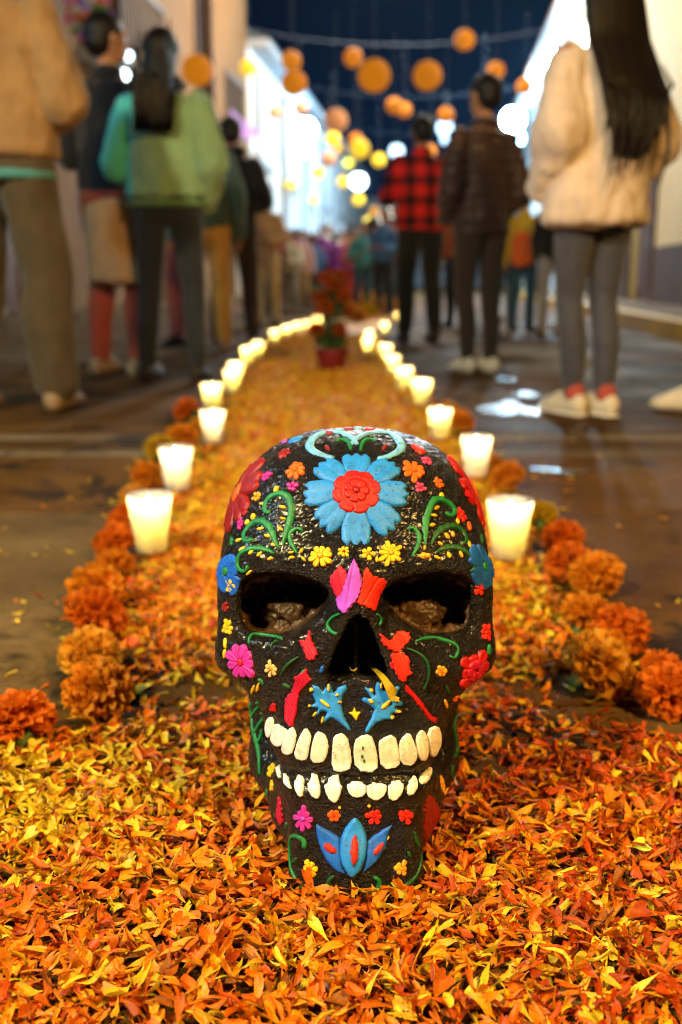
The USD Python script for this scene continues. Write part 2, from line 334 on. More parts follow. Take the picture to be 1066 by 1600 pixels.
MM = 1 / FPX
PIECES = []                                                           # collected, then laid on the surface together
def frame_at(px, py):
    p, t, _ = skull_trace(np.array([float(px)]), np.array([float(py)])); p, n = skull_put(p)
    p, n = p[0], n[0]; r = ray(px, py); r /= np.linalg.norm(r)
    if -(n @ r) < .42:                                                   # near the outline: turn the frame a little to the front
        n = n - r * (.42 + n @ r); n /= np.linalg.norm(n)
    up = np.array([0, 0, 1.0]); e1 = np.cross(r, up); e1 -= n * (e1 @ n); e1 /= np.linalg.norm(e1); e2 = np.cross(n, e1)
    return p, n, e1, e2, t[0]
def fill(poly, step):
    """Triangulates a polygon with inner points: points, triangles, distance to the border."""
    P = sg.Polygon(poly).buffer(0)
    if P.geom_type != 'Polygon': P = max(P.geoms, key=lambda g: g.area)
    ring = P.exterior; L = ring.length; nb = max(10, int(L / step))
    B = np.array([ring.interpolate(L * i / nb).coords[0] for i in range(nb)])
    x0, y0, x1, y1 = P.bounds
    gx, gy = np.meshgrid(np.arange(x0, x1, step), np.arange(y0, y1, step * .87)); gx = gx + (np.arange(gx.shape[0]) % 2)[:, None] * step * .5
    I = np.stack([gx.ravel(), gy.ravel()], -1); inn = P.buffer(-step * .45); prepare(inn)
    I = I[contains_xy(inn, I[:, 0], I[:, 1])] if not inn.is_empty else I[:0]
    pts = np.vstack([B, I]); tri = Delaunay(pts + RNG.normal(0, step * .01, pts.shape)).simplices
    c = pts[tri].mean(1); prepare(P); tri = tri[contains_xy(P, c[:, 0], c[:, 1])]
    a, b, d = pts[tri[:, 0]], pts[tri[:, 1]], pts[tri[:, 2]]
    area = (b[:, 0] - a[:, 0]) * (d[:, 1] - a[:, 1]) - (b[:, 1] - a[:, 1]) * (d[:, 0] - a[:, 0])
    tri[area < 0] = tri[area < 0][:, ::-1]; tri = tri[np.abs(area) > 1e-9]
    dist = np.zeros(len(pts))
    if len(I):
        seg = np.vstack([B, B[:1]]); best = np.full(len(I), 1e9)
        for i in range(len(B)):
            s0, s1 = seg[i], seg[i + 1]; e = s1 - s0; w = I - s0; t = np.clip((w @ e) / (e @ e + 1e-12), 0, 1)
            best = np.minimum(best, ((w - t[:, None] * e) ** 2).sum(1))
        dist[len(B):] = np.sqrt(best)
    return pts, tri, dist
def jagged(poly, step=4.5, amp=1.5):
    ring = sg.Polygon(poly).exterior; n = int(ring.length / step) // 2 * 2; c = np.mean(poly, 0); out = []
    for i in range(n):
        p = np.array(ring.interpolate(ring.length * i / n).coords[0]); d = p - c; d /= np.linalg.norm(d) + 1e-9; out.append(p + d * (amp if i % 2 else -amp * .5))
    return np.array(out)
def relief(name, mat, poly, centre=None, t=2.2, parent=None, step=None, soft=2.2, ribs=None, base=0.0, label=None, rel=False):
    """A raised, painted shape: poly in photo pixels (rel: relative to the centre, y up), t its height in millimetres."""
    poly = np.array(poly, float)
    if name == 'leaf' and len(poly) > 4 and not rel: poly = jagged(poly)
    if centre is None: centre = poly.mean(0)
    p0, n, e1, e2, t0 = frame_at(*centre) if not isinstance(centre[0], np.ndarray) else centre
    s = t0 / FPX * .98
    if not rel:
        r = ray(poly[:, 0], poly[:, 1]); k = ((p0 - [0, 0, CAM_H]) @ n) / (r @ n); q = np.array([0, 0, CAM_H]) + r * k[:, None] - p0
        poly = np.stack([q @ e1, q @ e2], -1) / s
    size = math.sqrt(abs(sg.Polygon(poly).buffer(0).area))
    step = step or float(np.clip(size / 9, .9, 2.6))
    pts, tri, dist = fill(poly, step)
    t = t * .72; h = np.where(dist > 0, t * (1 - (1 - np.clip(dist / soft, 0, 1)) ** 2) ** .5, -.7)
    if ribs is not None: h = np.where(dist > 0, np.maximum(h - ribs(pts), .15), h)
    h = np.where(dist > 0, h + base, h)
    w = p0 + (pts[:, :1] * e1 + pts[:, 1:] * e2) * s
    PIECES.append((name, mat, parent, w, tri, h * .001, label))
def band(name, mat, ctrl, widths, t=2.0, parent=None, teeth=0, lift=0.0, label=None, side=1, toothsize=.45):
    """A raised ribbon along a line of photo pixels; widths in pixels along it."""
    ctrl = np.array(ctrl, float); p, t0, _ = skull_trace(ctrl[:, 0], ctrl[:, 1]); p, _ = skull_put(p)
    d = np.concatenate([[0], np.cumsum(np.linalg.norm(np.diff(p, axis=0), axis=1))]); cs = CubicSpline(d / d[-1], p)
    n = max(14, int(d[-1] / .0011)); u = np.linspace(0, 1, n); c, nn = skull_put(cs(u))
    T = np.gradient(c, axis=0); T /= np.linalg.norm(T, axis=1, keepdims=True); S = np.cross(T, nn); S /= np.linalg.norm(S, axis=1, keepdims=True)
    w = np.interp(u, np.linspace(0, 1, len(widths)), widths) * t0.mean() / FPX * .5
    t = t * .7; k = np.array([-1, -.72, -.3, 0, .3, .72, 1.0]); hh = np.array([-.7, .75 * t, t, .82 * t, t, .75 * t, -.7])
    out = np.ones((n, 7))
    if teeth:
        saw = ((u * teeth) % 1.0) * np.sin(np.clip(u * 1.3, 0, 1) * np.pi) ** .5; out[:, :2 if side < 0 else 0] *= (1 + toothsize * saw)[:, None] if side < 0 else 1
        if side > 0: out[:, 5:] *= (1 + toothsize * saw)[:, None]
    v = c[:, None] + S[:, None] * (k[None, :, None] * w[:, None, None] * out[..., None])
    h = np.broadcast_to(hh[None], (n, 7)) + lift + .12 * np.sin(u * 60)[:, None]
    h = np.where((np.arange(n) == 0)[:, None] | (np.arange(n) == n - 1)[:, None], -.7, h)
    i, j = np.meshgrid(np.arange(n - 1), np.arange(6), indexing='ij')
    q = np.stack([i * 7 + j, i * 7 + j + 1, (i + 1) * 7 + j + 1, (i + 1) * 7 + j], -1).reshape(-1, 4)[:, ::-1]
    PIECES.append((name, mat, parent, v.reshape(-1, 3), np.vstack([q[:, [0, 1, 2]], q[:, [0, 2, 3]]])[:, ::-1], h.ravel() * .001, label))
def wedge(a0, r0, r1, half, lobes=1, blunt=.75):
    """Petal outline from r0 to r1 about the direction a0 (radians)."""
    u = np.linspace(0, 1, 9); sidew = half * (.28 + .72 * np.sin(np.clip(u / blunt, 0, 1) * np.pi / 2))
    L = [(r0 + (r1 * .84 - r0) * k, -w) for k, w in zip(u, sidew)]
    wmax = sidew[-1]; tip = []
    for a in np.linspace(-1, 1, 4 * lobes + 1)[1:-1]:
        bump = abs(math.sin((a + 1) / 2 * math.pi * lobes)) if lobes > 1 else 1
        tip.append((r1 * .84 + r1 * .16 * ((1 - .55 * abs(a) ** 2) * (.35 + .65 * bump)), a * wmax))
    P = np.array(L + tip + [(x, -y) for x, y in L[::-1]]); c, s = math.cos(a0), math.sin(a0)
    return P @ np.array([[c, s], [-s, c]])
def flower(px, py, R, n, mat, centre_mat=None, name='flower', inner=.22, turn=0., t=2.0, lobes=1, squash=1.0, label=None, jag=.0, parent=None, gap=.80):
    fr = frame_at(px, py); par = (parent, None) if parent else (xform(name, None, parent=skull, label=label), None)
    for k in range(n):
        a = 2 * math.pi * k / n + turn + random.uniform(-1, 1) * jag; r1 = R * random.uniform(.92, 1.04) if R > 60 else R * random.uniform(.74, 1.2)
        half = R * math.sin(math.pi / n) * (gap if R > 25 else gap * .82)
        poly = wedge(a, R * inner * .6, r1, half, lobes) * [1, squash]
        d = np.array([math.cos(a), math.sin(a) * squash])
        def ribs(q, d=d, R=R):
            side = q @ np.array([-d[1], d[0]]); return .55 * np.exp(-(side / (R * .035 + .25)) ** 2) + .18 * np.abs(np.sin(side / R * 22))
        relief('petal', mat, poly, fr, t * random.uniform(.85, 1.1), par[0], soft=max(1.4, R * .10), ribs=ribs if R > 13 else None, rel=True)
    if centre_mat is not None:
        c = [(R * inner * 1.05 * math.cos(x), R * inner * 1.05 * math.sin(x) * squash) for x in np.linspace(0, 2 * math.pi, 13)[:-1]]
        relief('centre', centre_mat, c, fr, t + 1.0, par[0], rel=True, soft=max(1.5, R * .12))
    return par[0], fr
def ellipse(cx, cy, a, b, rot, name, mat, t=1.6, base=0., parent=skull):
    th = np.linspace(0, 2 * np.pi, 17)[:-1]; c, s = math.cos(math.radians(rot)), math.sin(math.radians(rot))
    relief(name, mat, np.stack([a * np.cos(th) * c - b * np.sin(th) * s + cx, cy - (a * np.cos(th) * s + b * np.sin(th) * c)], -1), (cx, cy), t, parent, base=base, soft=min(a, b) * .8, step=max(.7, min(a, b) * .45))
B = PM
# forehead: blue flower with a two-storey red rosette
bf, fr = flower(557, 768, 92, 8, B['blue'], None, 'blue_flower', inner=.36, turn=math.pi / 2, t=2.6, lobes=3, gap=.69, label='big blue eight petalled flower on the forehead')
for k in range(8):
    a = 2 * math.pi * k / 8 + .25
    relief('inner_petal', B['red'], wedge(a, 6, 41, 14.5, 1, .6), fr, 3.8, bf, rel=True, soft=5, ribs=lambda q: .4 * np.abs(np.sin(np.hypot(q[:, 0], q[:, 1]) * .35)))
for k in range(7):
    a = 2 * math.pi * k / 7
    relief('heart_petal', B['red'], wedge(a, 3, 22, 8.5, 1, .6), fr, 5.2, bf, rel=True, soft=3.5)
relief('centre', B['dark_red'], [(6 * math.cos(x), 6 * math.sin(x)) for x in np.linspace(0, 6.283, 13)[:-1]], fr, 6.3, bf, rel=True, soft=3)
# blue heart band with green curls on the crown
band('ribbon', B['light_blue'], [(548, 694), (530, 676), (505, 676), (487, 688), (485, 700), (498, 709), (522, 716)], [7, 11, 14, 17, 17, 13, 8], 2.2, skull)
band('ribbon', B['light_blue'], [(560, 694), (580, 676), (606, 676), (624, 688), (627, 700), (615, 710), (590, 717)], [7, 11, 14, 17, 17, 13, 8], 2.2, skull)
band('scroll', B['green'], [(548, 704), (545, 692), (536, 686), (525, 689)], [4, 7, 8, 5], 2, skull)
band('scroll', B['green'], [(564, 704), (567, 692), (576, 686), (588, 689)], [4, 7, 8, 5], 2, skull)
for i, (cx, cy, m_) in enumerate([(530, 672, 'light_blue'), (545, 670, 'dark_red'), (560, 669, 'light_blue'), (578, 671, 'red'), (592, 674, 'light_blue'), (515, 675, 'dark_red')]):
    ellipse(cx, cy, 9, 5, 0, 'petal', B[m_], 2)
ellipse(462, 686, 13, 6, 20, 'petal', B['blue'], 2.0); ellipse(445, 690, 6, 4, 20, 'petal', B['violet'], 2.0)
relief('leaf', B['dark_red'], [(433, 713), (440, 703), (453, 700), (455, 706), (446, 713), (437, 716)], t=1.8, parent=skull)
relief('leaf', B['scarlet'], [(641, 694), (652, 693), (666, 705), (662, 710), (648, 704)], t=1.8, parent=skull)
flower(462, 734, 20, 8, B['orange'], B['orange'], 'orange_flower', t=2.2, jag=.1); flower(647, 735, 22, 8, B['orange'], B['orange'], 'orange_flower', t=2.2, jag=.1)
flower(416, 745, 11, 6, B['magenta'], B['magenta'], 'pink_flower'); flower(457, 760, 10, 5, B['magenta'], B['crimson'], 'pink_flower')
flower(376, 818, 10, 6, B['magenta'], B['magenta'], 'pink_flower'); flower(667, 720, 12, 6, B['pink'], B['scarlet'], 'pink_flower')
flower(656, 762, 11, 6, B['pink'], B['scarlet'], 'pink_flower'); flower(720, 804, 13, 6, B['scarlet'], B['scarlet'], 'red_flower')
flower(402, 776, 10, 6, B['gold'], B['orange'], 'orange_flower'); flower(685, 755, 10, 6, B['orange'], B['orange'], 'orange_flower')
# the large red flowers on either side of the brain case
for cx, cy, m_, c_ in ((372, 770, 'dark_red', 'orange'), (741, 762, 'red', 'orange')):
    flower(cx, cy, 74, 7, B[m_], B[c_], 'red_flower', inner=.24, t=3.4, turn=.5, lobes=2, gap=.66, label='large red flower on the side of the skull')
for cx, cy in ((353, 893), (757, 885)): flower(cx, cy, 40, 5, B['deep_blue'], B['green'], 'blue_flower', inner=.2, turn=1.57, t=2.4)
# green scrolls of the forehead
G_ = B['green']; GR = B['dark_green']
SC = [([(443, 853), (451, 818), (454, 788), (446, 774), (431, 772), (416, 784), (414, 797), (424, 799)], [3, 9, 12, 12, 11, 10, 10, 8], 9, 1, G_),
      ([(436, 857), (425, 833), (410, 815), (395, 817), (383, 831), (383, 844), (396, 841)], [3, 10, 12, 11, 10, 10, 8], 8, 1, G_),
      ([(430, 866), (405, 857), (386, 859), (374, 868), (372, 886), (382, 892), (387, 882)], [3, 9, 9, 8, 8, 8, 5], 7, 1, G_),
      ([(464, 866), (455, 848), (454, 833), (464, 826), (473, 832)], [3, 8, 8, 8, 5], 0, 1, G_),
      ([(664, 855), (666, 823), (671, 797), (683, 780), (699, 784), (711, 797), (706, 805), (697, 799)], [3, 9, 12, 12, 11, 10, 9, 7], 9, -1, G_),
      ([(673, 853), (686, 831), (705, 822), (723, 829), (729, 842), (720, 848)], [3, 9, 11, 10, 9, 7], 8, -1, GR),
      ([(682, 864), (702, 855), (723, 859), (737, 872), (741, 886), (734, 892)], [3, 10, 10, 9, 8, 5], 7, -1, GR),
      ([(644, 870), (654, 851), (654, 834), (645, 825), (637, 828)], [3, 8, 9, 8, 6], 0, 1, G_),
      ([(390, 1008), (390, 997), (399, 991), (420, 993), (441, 999)], [4, 5, 5, 5, 4], 0, 1, G_), ([(424, 1015), (427, 1005), (435, 1001)], [3, 4, 3], 0, 1, GR),
      ([(438, 1056), (451, 1037), (468, 1026)], [3, 5, 4], 0, 1, GR),
      ([(528, 990), (517, 986), (512, 977), (520, 965), (532, 960)], [5, 7, 6, 6, 4], 0, 1, G_), ([(587, 959), (595, 969), (593, 978)], [4, 6, 5], 0, 1, G_),
      ([(648, 1003), (662, 998), (680, 997), (701, 1002), (715, 1012), (713, 1025), (702, 1023)], [3, 6, 6, 6, 6, 6, 4], 0, 1, G_),
      ([(634, 1013), (653, 1020), (666, 1032), (670, 1054), (662, 1078)], [3, 5, 5, 4, 3], 0, 1, GR),
      ([(406, 1211), (404, 1175), (397, 1147), (393, 1122), (392, 1098)], [4, 8, 10, 9, 6], 0, 1, G_),
      ([(397, 1147), (406, 1130), (409, 1116)], [6, 6, 3], 0, 1, G_), ([(401, 1162), (408, 1148), (409, 1138)], [6, 6, 3], 0, 1, G_), ([(394, 1122), (401, 1108), (405, 1098)], [5, 5, 3], 0, 1, G_),
      ([(716, 1117), (711, 1143), (715, 1165), (709, 1183)], [4, 7, 8, 5], 0, 1, GR), ([(708, 1195), (707, 1208), (711, 1222)], [4, 7, 4], 0, 1, GR),
      ([(473, 1326), (474, 1314), (464, 1307), (455, 1309), (453, 1336), (457, 1363), (470, 1382), (491, 1392), (512, 1394)], [8, 8, 6, 4, 4, 7, 11, 11, 6], 0, 1, G_),
      ([(523, 1368), (513, 1380), (521, 1392)], [4, 7, 5], 0, 1, GR),
      ([(583, 1371), (593, 1379), (588, 1390), (572, 1394)], [5, 8, 8, 5], 0, 1, G_), ([(658, 1334), (654, 1361), (640, 1380), (611, 1392)], [4, 6, 7, 6], 0, 1, GR),
      ([(647, 1298), (651, 1312), (656, 1325)], [3, 7, 3], 0, 1, GR)]
for c, w, te, sd, m_ in SC: band('scroll', m_, c, w, 2.2, skull, te, side=sd)
for cx, cy, a in [(431, 764, 60), (410, 787, 10), (441, 792, -10), (442, 810, -15), (438, 826, -30), (386, 816, 60), (395, 807, 70), (407, 826, 15), (418, 837, -10), (427, 851, -15), (373, 844, 20), (378, 858, 40), (392, 863, 40),
                  (405, 866, 45), (422, 873, 20), (455, 863, 10), (456, 871, 5), (471, 860, 60), (474, 873, -50), (691, 774, -70), (683, 793, 30), (678, 805, -10), (676, 820, 10), (664, 855, 90), (684, 871, -30), (699, 837, -50), (708, 834, -60),
                  (688, 849, -30), (702, 867, -70), (721, 866, -65), (715, 814, -65), (733, 850, -70), (389, 895, 40), (742, 893, -70), (589, 874, 90)]:
    ellipse(cx, cy, random.uniform(5, 6.5), random.uniform(2.6, 3.4), a, 'seed', B['yellow' if cx < 560 or random.random() < .6 else 'gold'], 1.5)
ellipse(664, 868, 11, 5.5, 0, 'leaf', B['gold'], 1.8); ellipse(744, 893, 4, 12, 8, 'leaf', B['yellow'], 1.5)
flower(501, 868, 22, 9, B['yellow'], B['gold'], 'yellow_flower', t=2.6, jag=.12); flower(611, 864, 21, 10, B['yellow'], B['gold'], 'yellow_flower', t=2.6, inner=.2)
flower(538, 862, 11, 7, B['yellow'], B['red'], 'yellow_flower'); flower(575, 865, 11, 5, B['yellow'], B['gold'], 'yellow_flower')
# the three-part leaf between the eyes
def feather(ax_, ay_, bx, by):
    d = np.array([bx - ax_, -(by - ay_)], float); d /= np.linalg.norm(d)
    def f(q):
        s = q @ np.array([-d[1], d[0]]); l = q @ d
        return .9 * np.exp(-(s / 1.2) ** 2) + .45 * np.abs(np.sin((l - np.abs(s) * .9) * .75))
    return f
relief('leaf', B['crimson'], [(530, 882), (541, 892), (545, 905), (543, 925), (536, 940), (524, 932), (517, 917), (515, 902), (522, 893)], t=2.8, parent=skull, ribs=feather(536, 940, 524, 885), step=1.3)
relief('leaf', B['scarlet'], [(575, 884), (582, 899), (604, 906), (602, 921), (595, 935), (591, 946), (584, 956), (566, 947), (556, 943), (562, 928), (566, 908), (569, 893)], t=2.8, parent=skull, ribs=feather(562, 945, 592, 900), step=1.3)
relief('leaf', B['violet'], [(553, 869), (562, 888), (567, 912), (560, 936), (541, 960), (526, 950), (521, 936), (533, 928), (541, 906), (546, 885)], t=4.0, parent=skull, ribs=feather(541, 958, 555, 872), step=1.3)
# cheeks
flower(377, 1035, 30, 9, B['magenta'], B['crimson'], 'magenta_flower', t=3.2, label='magenta flower on the cheek bone')
rf, fr2 = flower(741, 1047, 34, 8, B['red'], None, 'red_rosette', t=3.2, inner=.3, label='deep red rosette on the cheek bone')
for k in range(6): relief('inner_petal', B['crimson'], wedge(k * 1.05, 2, 19, 8, 1, .6), fr2, 5.0, rf, rel=True, soft=3)
flower(424, 1045, 13, 7, B['cream'], B['gold'], 'cream_flower'); flower(690, 1049, 12, 6, B['gold'], B['orange'], 'orange_flower')
for poly, m_ in [([(484, 983), (487, 1000), (498, 1020), (490, 1033), (478, 1031), (474, 1015), (465, 999), (476, 1001)], 'crimson'),
                 ([(480, 1043), (482, 1058), (489, 1060), (478, 1072), (468, 1082), (466, 1098), (464, 1115), (459, 1136), (452, 1133), (444, 1125), (444, 1105), (446, 1090), (456, 1080), (462, 1062), (458, 1057), (468, 1052)], 'crimson'),
                 ([(427, 1097), (432, 1104), (430, 1112), (422, 1113), (421, 1107)], 'red'),
                 ([(592, 988), (609, 1002), (622, 985), (638, 990), (640, 1002), (629, 1014), (622, 1021), (609, 1016), (597, 1006)], 'scarlet'),
                 ([(609, 1022), (630, 1018), (641, 1030), (640, 1045), (647, 1052), (637, 1056), (635, 1066), (626, 1066), (617, 1050)], 'scarlet'),
                 ([(635, 1069), (646, 1080), (660, 1097), (668, 1110), (678, 1120), (687, 1122), (685, 1131), (672, 1127), (664, 1116), (655, 1105), (645, 1091), (633, 1081)], 'red'),
                 ([(436, 1243), (441, 1255), (444, 1286), (438, 1291), (432, 1275)], 'crimson')]:
    relief('leaf', B[m_], poly, t=2.6, parent=skull, ribs=lambda q: .35 * np.abs(np.sin(q[:, 0] * .5 + q[:, 1] * .3)), step=1.2)
relief('leaf', B['dark_red'], [(669, 1240), (678, 1245), (690, 1265), (692, 1290), (685, 1320), (674, 1334), (666, 1322), (655, 1295), (655, 1270), (660, 1245)], t=2.8, parent=skull, ribs=feather(674, 1332, 669, 1240), label='large dark red leaf on the jaw')
for a_ in [(359, 915, 13, 6, 'yellow', 'gold', 'yellow_flower'), (356, 981, 13, 7, 'yellow', 'gold', 'yellow_flower'), (352, 949, 9, 5, 'dark_red', 'dark_red', 'red_flower'), (750, 919, 13, 5, 'scarlet', 'scarlet', 'red_flower'), (760, 988, 14, 6, 'scarlet', 'red', 'red_flower'),
           (691, 1225, 12, 6, 'gold', 'gold', 'orange_flower'), (701, 1241, 9, 5, 'gold', 'gold', 'orange_flower'), (712, 1091, 8, 4, 'orange', 'gold', 'orange_flower'), (424, 1204, 13, 6, 'yellow', 'yellow', 'yellow_flower'), (425, 1227, 10, 5, 'yellow', 'yellow', 'yellow_flower'),
           (474, 1279, 18, 8, 'magenta', 'violet', 'magenta_flower'), (522, 1274, 12, 6, 'orange', 'scarlet', 'orange_flower'), (585, 1275, 13, 6, 'scarlet', 'red', 'red_flower'), (634, 1275, 13, 5, 'scarlet', 'scarlet', 'red_flower'),
           (485, 1357, 13, 6, 'yellow', 'orange', 'yellow_flower'), (627, 1357, 12, 6, 'gold', 'gold', 'orange_flower')]:
    flower(*a_[:4], B[a_[4]], B[a_[5]], a_[6], t=2.0, jag=.1)
for c in ((395, 1078), (403, 1074), (391, 1106)): ellipse(*c, 3, 8, -15, 'seed', B['yellow'], 1.5)
# blue splashes above the teeth, with yellow buds
relief('splash', B['blue'], [(489, 1066), (498, 1069), (505, 1079), (513, 1066), (519, 1073), (521, 1083), (530, 1072), (541, 1069), (543, 1078), (536, 1088), (534, 1100), (538, 1120), (552, 1144), (544, 1142), (530, 1129), (518, 1122), (506, 1131), (502, 1129), (511, 1113), (502, 1112), (491, 1126), (489, 1123), (497, 1108), (484, 1106), (484, 1101), (493, 1098), (487, 1082)], t=2.6, parent=skull, soft=5)
relief('splash', B['blue'], [(567, 1071), (579, 1076), (586, 1087), (587, 1066), (594, 1066), (599, 1077), (611, 1080), (619, 1068), (625, 1072), (619, 1091), (631, 1097), (629, 1104), (617, 1105), (628, 1112), (612, 1116), (616, 1125), (600, 1126), (588, 1131), (575, 1146), (568, 1145), (580, 1120), (585, 1108), (574, 1100), (564, 1095), (568, 1089), (580, 1091), (573, 1081)], t=2.6, parent=skull, soft=5)
for cx, cy, a, b, r in [(508, 1099, 11, 4, -40), (487, 1077, 4, 3.5, 0), (513, 1075, 2.6, 6, 0), (527, 1086, 4, 3.5, 0), (531, 1097, 4, 3, 0), (484, 1103, 3, 3, 0), (492, 1116, 2.5, 5, -40), (504, 1125, 2.4, 6, -10), (603, 1101, 12, 5, 42), (580, 1079, 4, 3.4, 0), (596, 1072, 2.6, 5, 0), (580, 1096, 6, 4, -30), (621, 1095, 4, 3, 0), (622, 1112, 6, 3, 0), (613, 1121, 4, 4, 0)]:
    ellipse(cx, cy, a, b, r, 'bud', B['yellow'], 1.6, base=2.2)
relief('star', B['yellow'], [(554, 1104), (557, 1112), (566, 1112), (561, 1118), (557, 1128), (551, 1119), (544, 1113), (551, 1112)], t=2.0, parent=skull, soft=2)
# lotus on the chin
relief('lotus_petal', B['deep_blue'], [(493, 1283), (510, 1295), (531, 1309), (533, 1335), (536, 1358), (543, 1374), (525, 1364), (510, 1346), (500, 1326), (495, 1305)], t=3.0, parent=skull, soft=6)
relief('lotus_petal', B['deep_blue'], [(614, 1283), (609, 1300), (603, 1325), (591, 1346), (576, 1361), (556, 1379), (570, 1358), (572, 1340), (574, 1314), (585, 1304), (600, 1293)], t=3.0, parent=skull, soft=6)
relief('lotus_petal', B['blue'], [(555, 1271), (566, 1287), (574, 1306), (575, 1322), (572, 1345), (565, 1366), (553, 1381), (545, 1379), (534, 1355), (530, 1335), (532, 1310), (540, 1292), (548, 1279)], t=4.4, parent=skull, soft=8)
ellipse(516, 1325, 14, 8, -35, 'lotus_eye', B['scarlet'], 1.6, base=2.8); ellipse(554, 1329, 8, 27, -2, 'lotus_eye', B['scarlet'], 1.6, base=4.0); ellipse(591, 1326, 14, 6, 48, 'lotus_eye', B['scarlet'], 1.6, base=2.8)
# more leaves and buds towards the sides, green specks on a front tooth
for c in ((567, 1167), (566, 1180), (569, 1187)): ellipse(*c, 2.6, 3.6, 10, 'speck', B['green'], .5, base=2.6)
for cx, cy, a, b, r, m_ in [(398, 728, 4, 9, -30, 'orange'), (362, 846, 3.5, 8, 0, 'green'), (383, 800, 3, 7, -20, 'crimson'), (752, 842, 3.5, 9, 0, 'green'), (733, 822, 3, 8, 15, 'orange'), (727, 742, 4, 9, 30, 'orange'), (742, 780, 4, 10, 20, 'orange'), (752, 812, 4, 10, 10, 'orange'), (366, 800, 4, 9, -10, 'orange'), (378, 752, 4, 9, -30, 'orange'),
                         (352, 1005, 3, 9, 0, 'yellow'), (351, 1022, 3, 8, 0, 'yellow'), (765, 1015, 3, 9, 0, 'green'), (408, 1065, 3, 7, 40, 'green'), (447, 1072, 4, 8, 60, 'dark_green'), (473, 1053, 4, 9, -30, 'green'), (503, 1046, 4, 8, -20, 'deep_blue'), (612, 1040, 3, 7, 20, 'crimson'), (700, 1078, 3, 8, 20, 'dark_green'), (697, 1100, 3, 8, 10, 'gold'), (512, 700, 3, 6, 50, 'dark_red'), (601, 699, 3, 6, -50, 'dark_red'),
                         (417, 1240, 3, 8, -10, 'green'), (430, 1300, 3, 9, 0, 'green'), (448, 1290, 3, 7, 0, 'dark_green'), (702, 1265, 3, 8, 10, 'dark_green'), (460, 1345, 3, 6, -30, 'dark_green'), (640, 1335, 3, 6, 20, 'dark_green'), (505, 1305, 2.5, 5, 30, 'yellow'), (606, 1310, 2.5, 5, -30, 'yellow'), (577, 1260, 3, 3, 0, 'yellow'), (531, 1262, 3, 3, 0, 'yellow')]:
    ellipse(cx, cy, a, b, r, 'bud', B[m_], 1.8)
# teeth
for poly in [[(422, 1120), (427, 1129), (427, 1145), (421, 1154), (416, 1147), (417, 1128)], [(432, 1130), (449, 1143), (446, 1153), (439, 1168), (423, 1160), (426, 1142)], [(454, 1135), (463, 1147), (461, 1161), (456, 1180), (439, 1175), (445, 1155)],
             [(477, 1138), (486, 1149), (484, 1164), (481, 1180), (478, 1188), (459, 1184), (468, 1152)], [(494, 1145), (505, 1147), (513, 1161), (510, 1181), (504, 1191), (486, 1190), (488, 1165)], [(522, 1152), (536, 1147), (545, 1161), (549, 1198), (537, 1203), (519, 1201), (521, 1165)],
             [(560, 1153), (579, 1149), (585, 1165), (589, 1184), (588, 1203), (557, 1202), (554, 1168)], [(596, 1156), (617, 1149), (622, 1174), (624, 1197), (597, 1201), (593, 1168)], [(627, 1157), (640, 1145), (647, 1161), (652, 1181), (645, 1196), (627, 1193), (624, 1170)],
             [(654, 1146), (663, 1141), (668, 1161), (669, 1188), (655, 1187), (651, 1163)], [(671, 1144), (684, 1134), (688, 1150), (687, 1172), (678, 1184), (671, 1175)],
             [(429, 1191), (441, 1202), (441, 1217), (436, 1217), (430, 1202)], [(443, 1206), (452, 1217), (454, 1232), (450, 1233), (443, 1222)], [(459, 1213), (473, 1216), (475, 1231), (470, 1248), (463, 1241)], [(480, 1217), (499, 1218), (500, 1240), (496, 1250), (484, 1242)],
             [(506, 1220), (535, 1220), (530, 1247), (523, 1256), (512, 1246)], [(543, 1221), (573, 1222), (569, 1245), (553, 1247), (545, 1238)], [(576, 1222), (604, 1222), (602, 1241), (588, 1253), (573, 1242)], [(608, 1221), (632, 1219), (628, 1240), (617, 1253), (607, 1246)],
             [(637, 1222), (654, 1210), (650, 1240), (638, 1245)], [(661, 1207), (676, 1197), (672, 1217), (660, 1228), (655, 1220)]]:
    relief('tooth', tooth_m, chaikin((np.array(poly) - np.mean(poly, 0)) * [1.14, 1.09] + np.mean(poly, 0), 1), t=3.4, parent=skull, soft=2.4, step=1.2, ribs=lambda q: .35 * np.abs(np.sin(q[:, 0] * .28 + q[:, 1] * .05)))
# lay all pieces on the surface
allp = np.concatenate([p[3] for p in PIECES]); allp, alln = skull_put(allp, 3); k0 = 0
for name, mat, parent, w, tri, h, label in PIECES:
    k1 = k0 + len(w); v = allp[k0:k1] + alln[k0:k1] * h[:, None]; k0 = k1
    obj(name, (v, tri), mat, parent or skull, smooth=True, label=label)
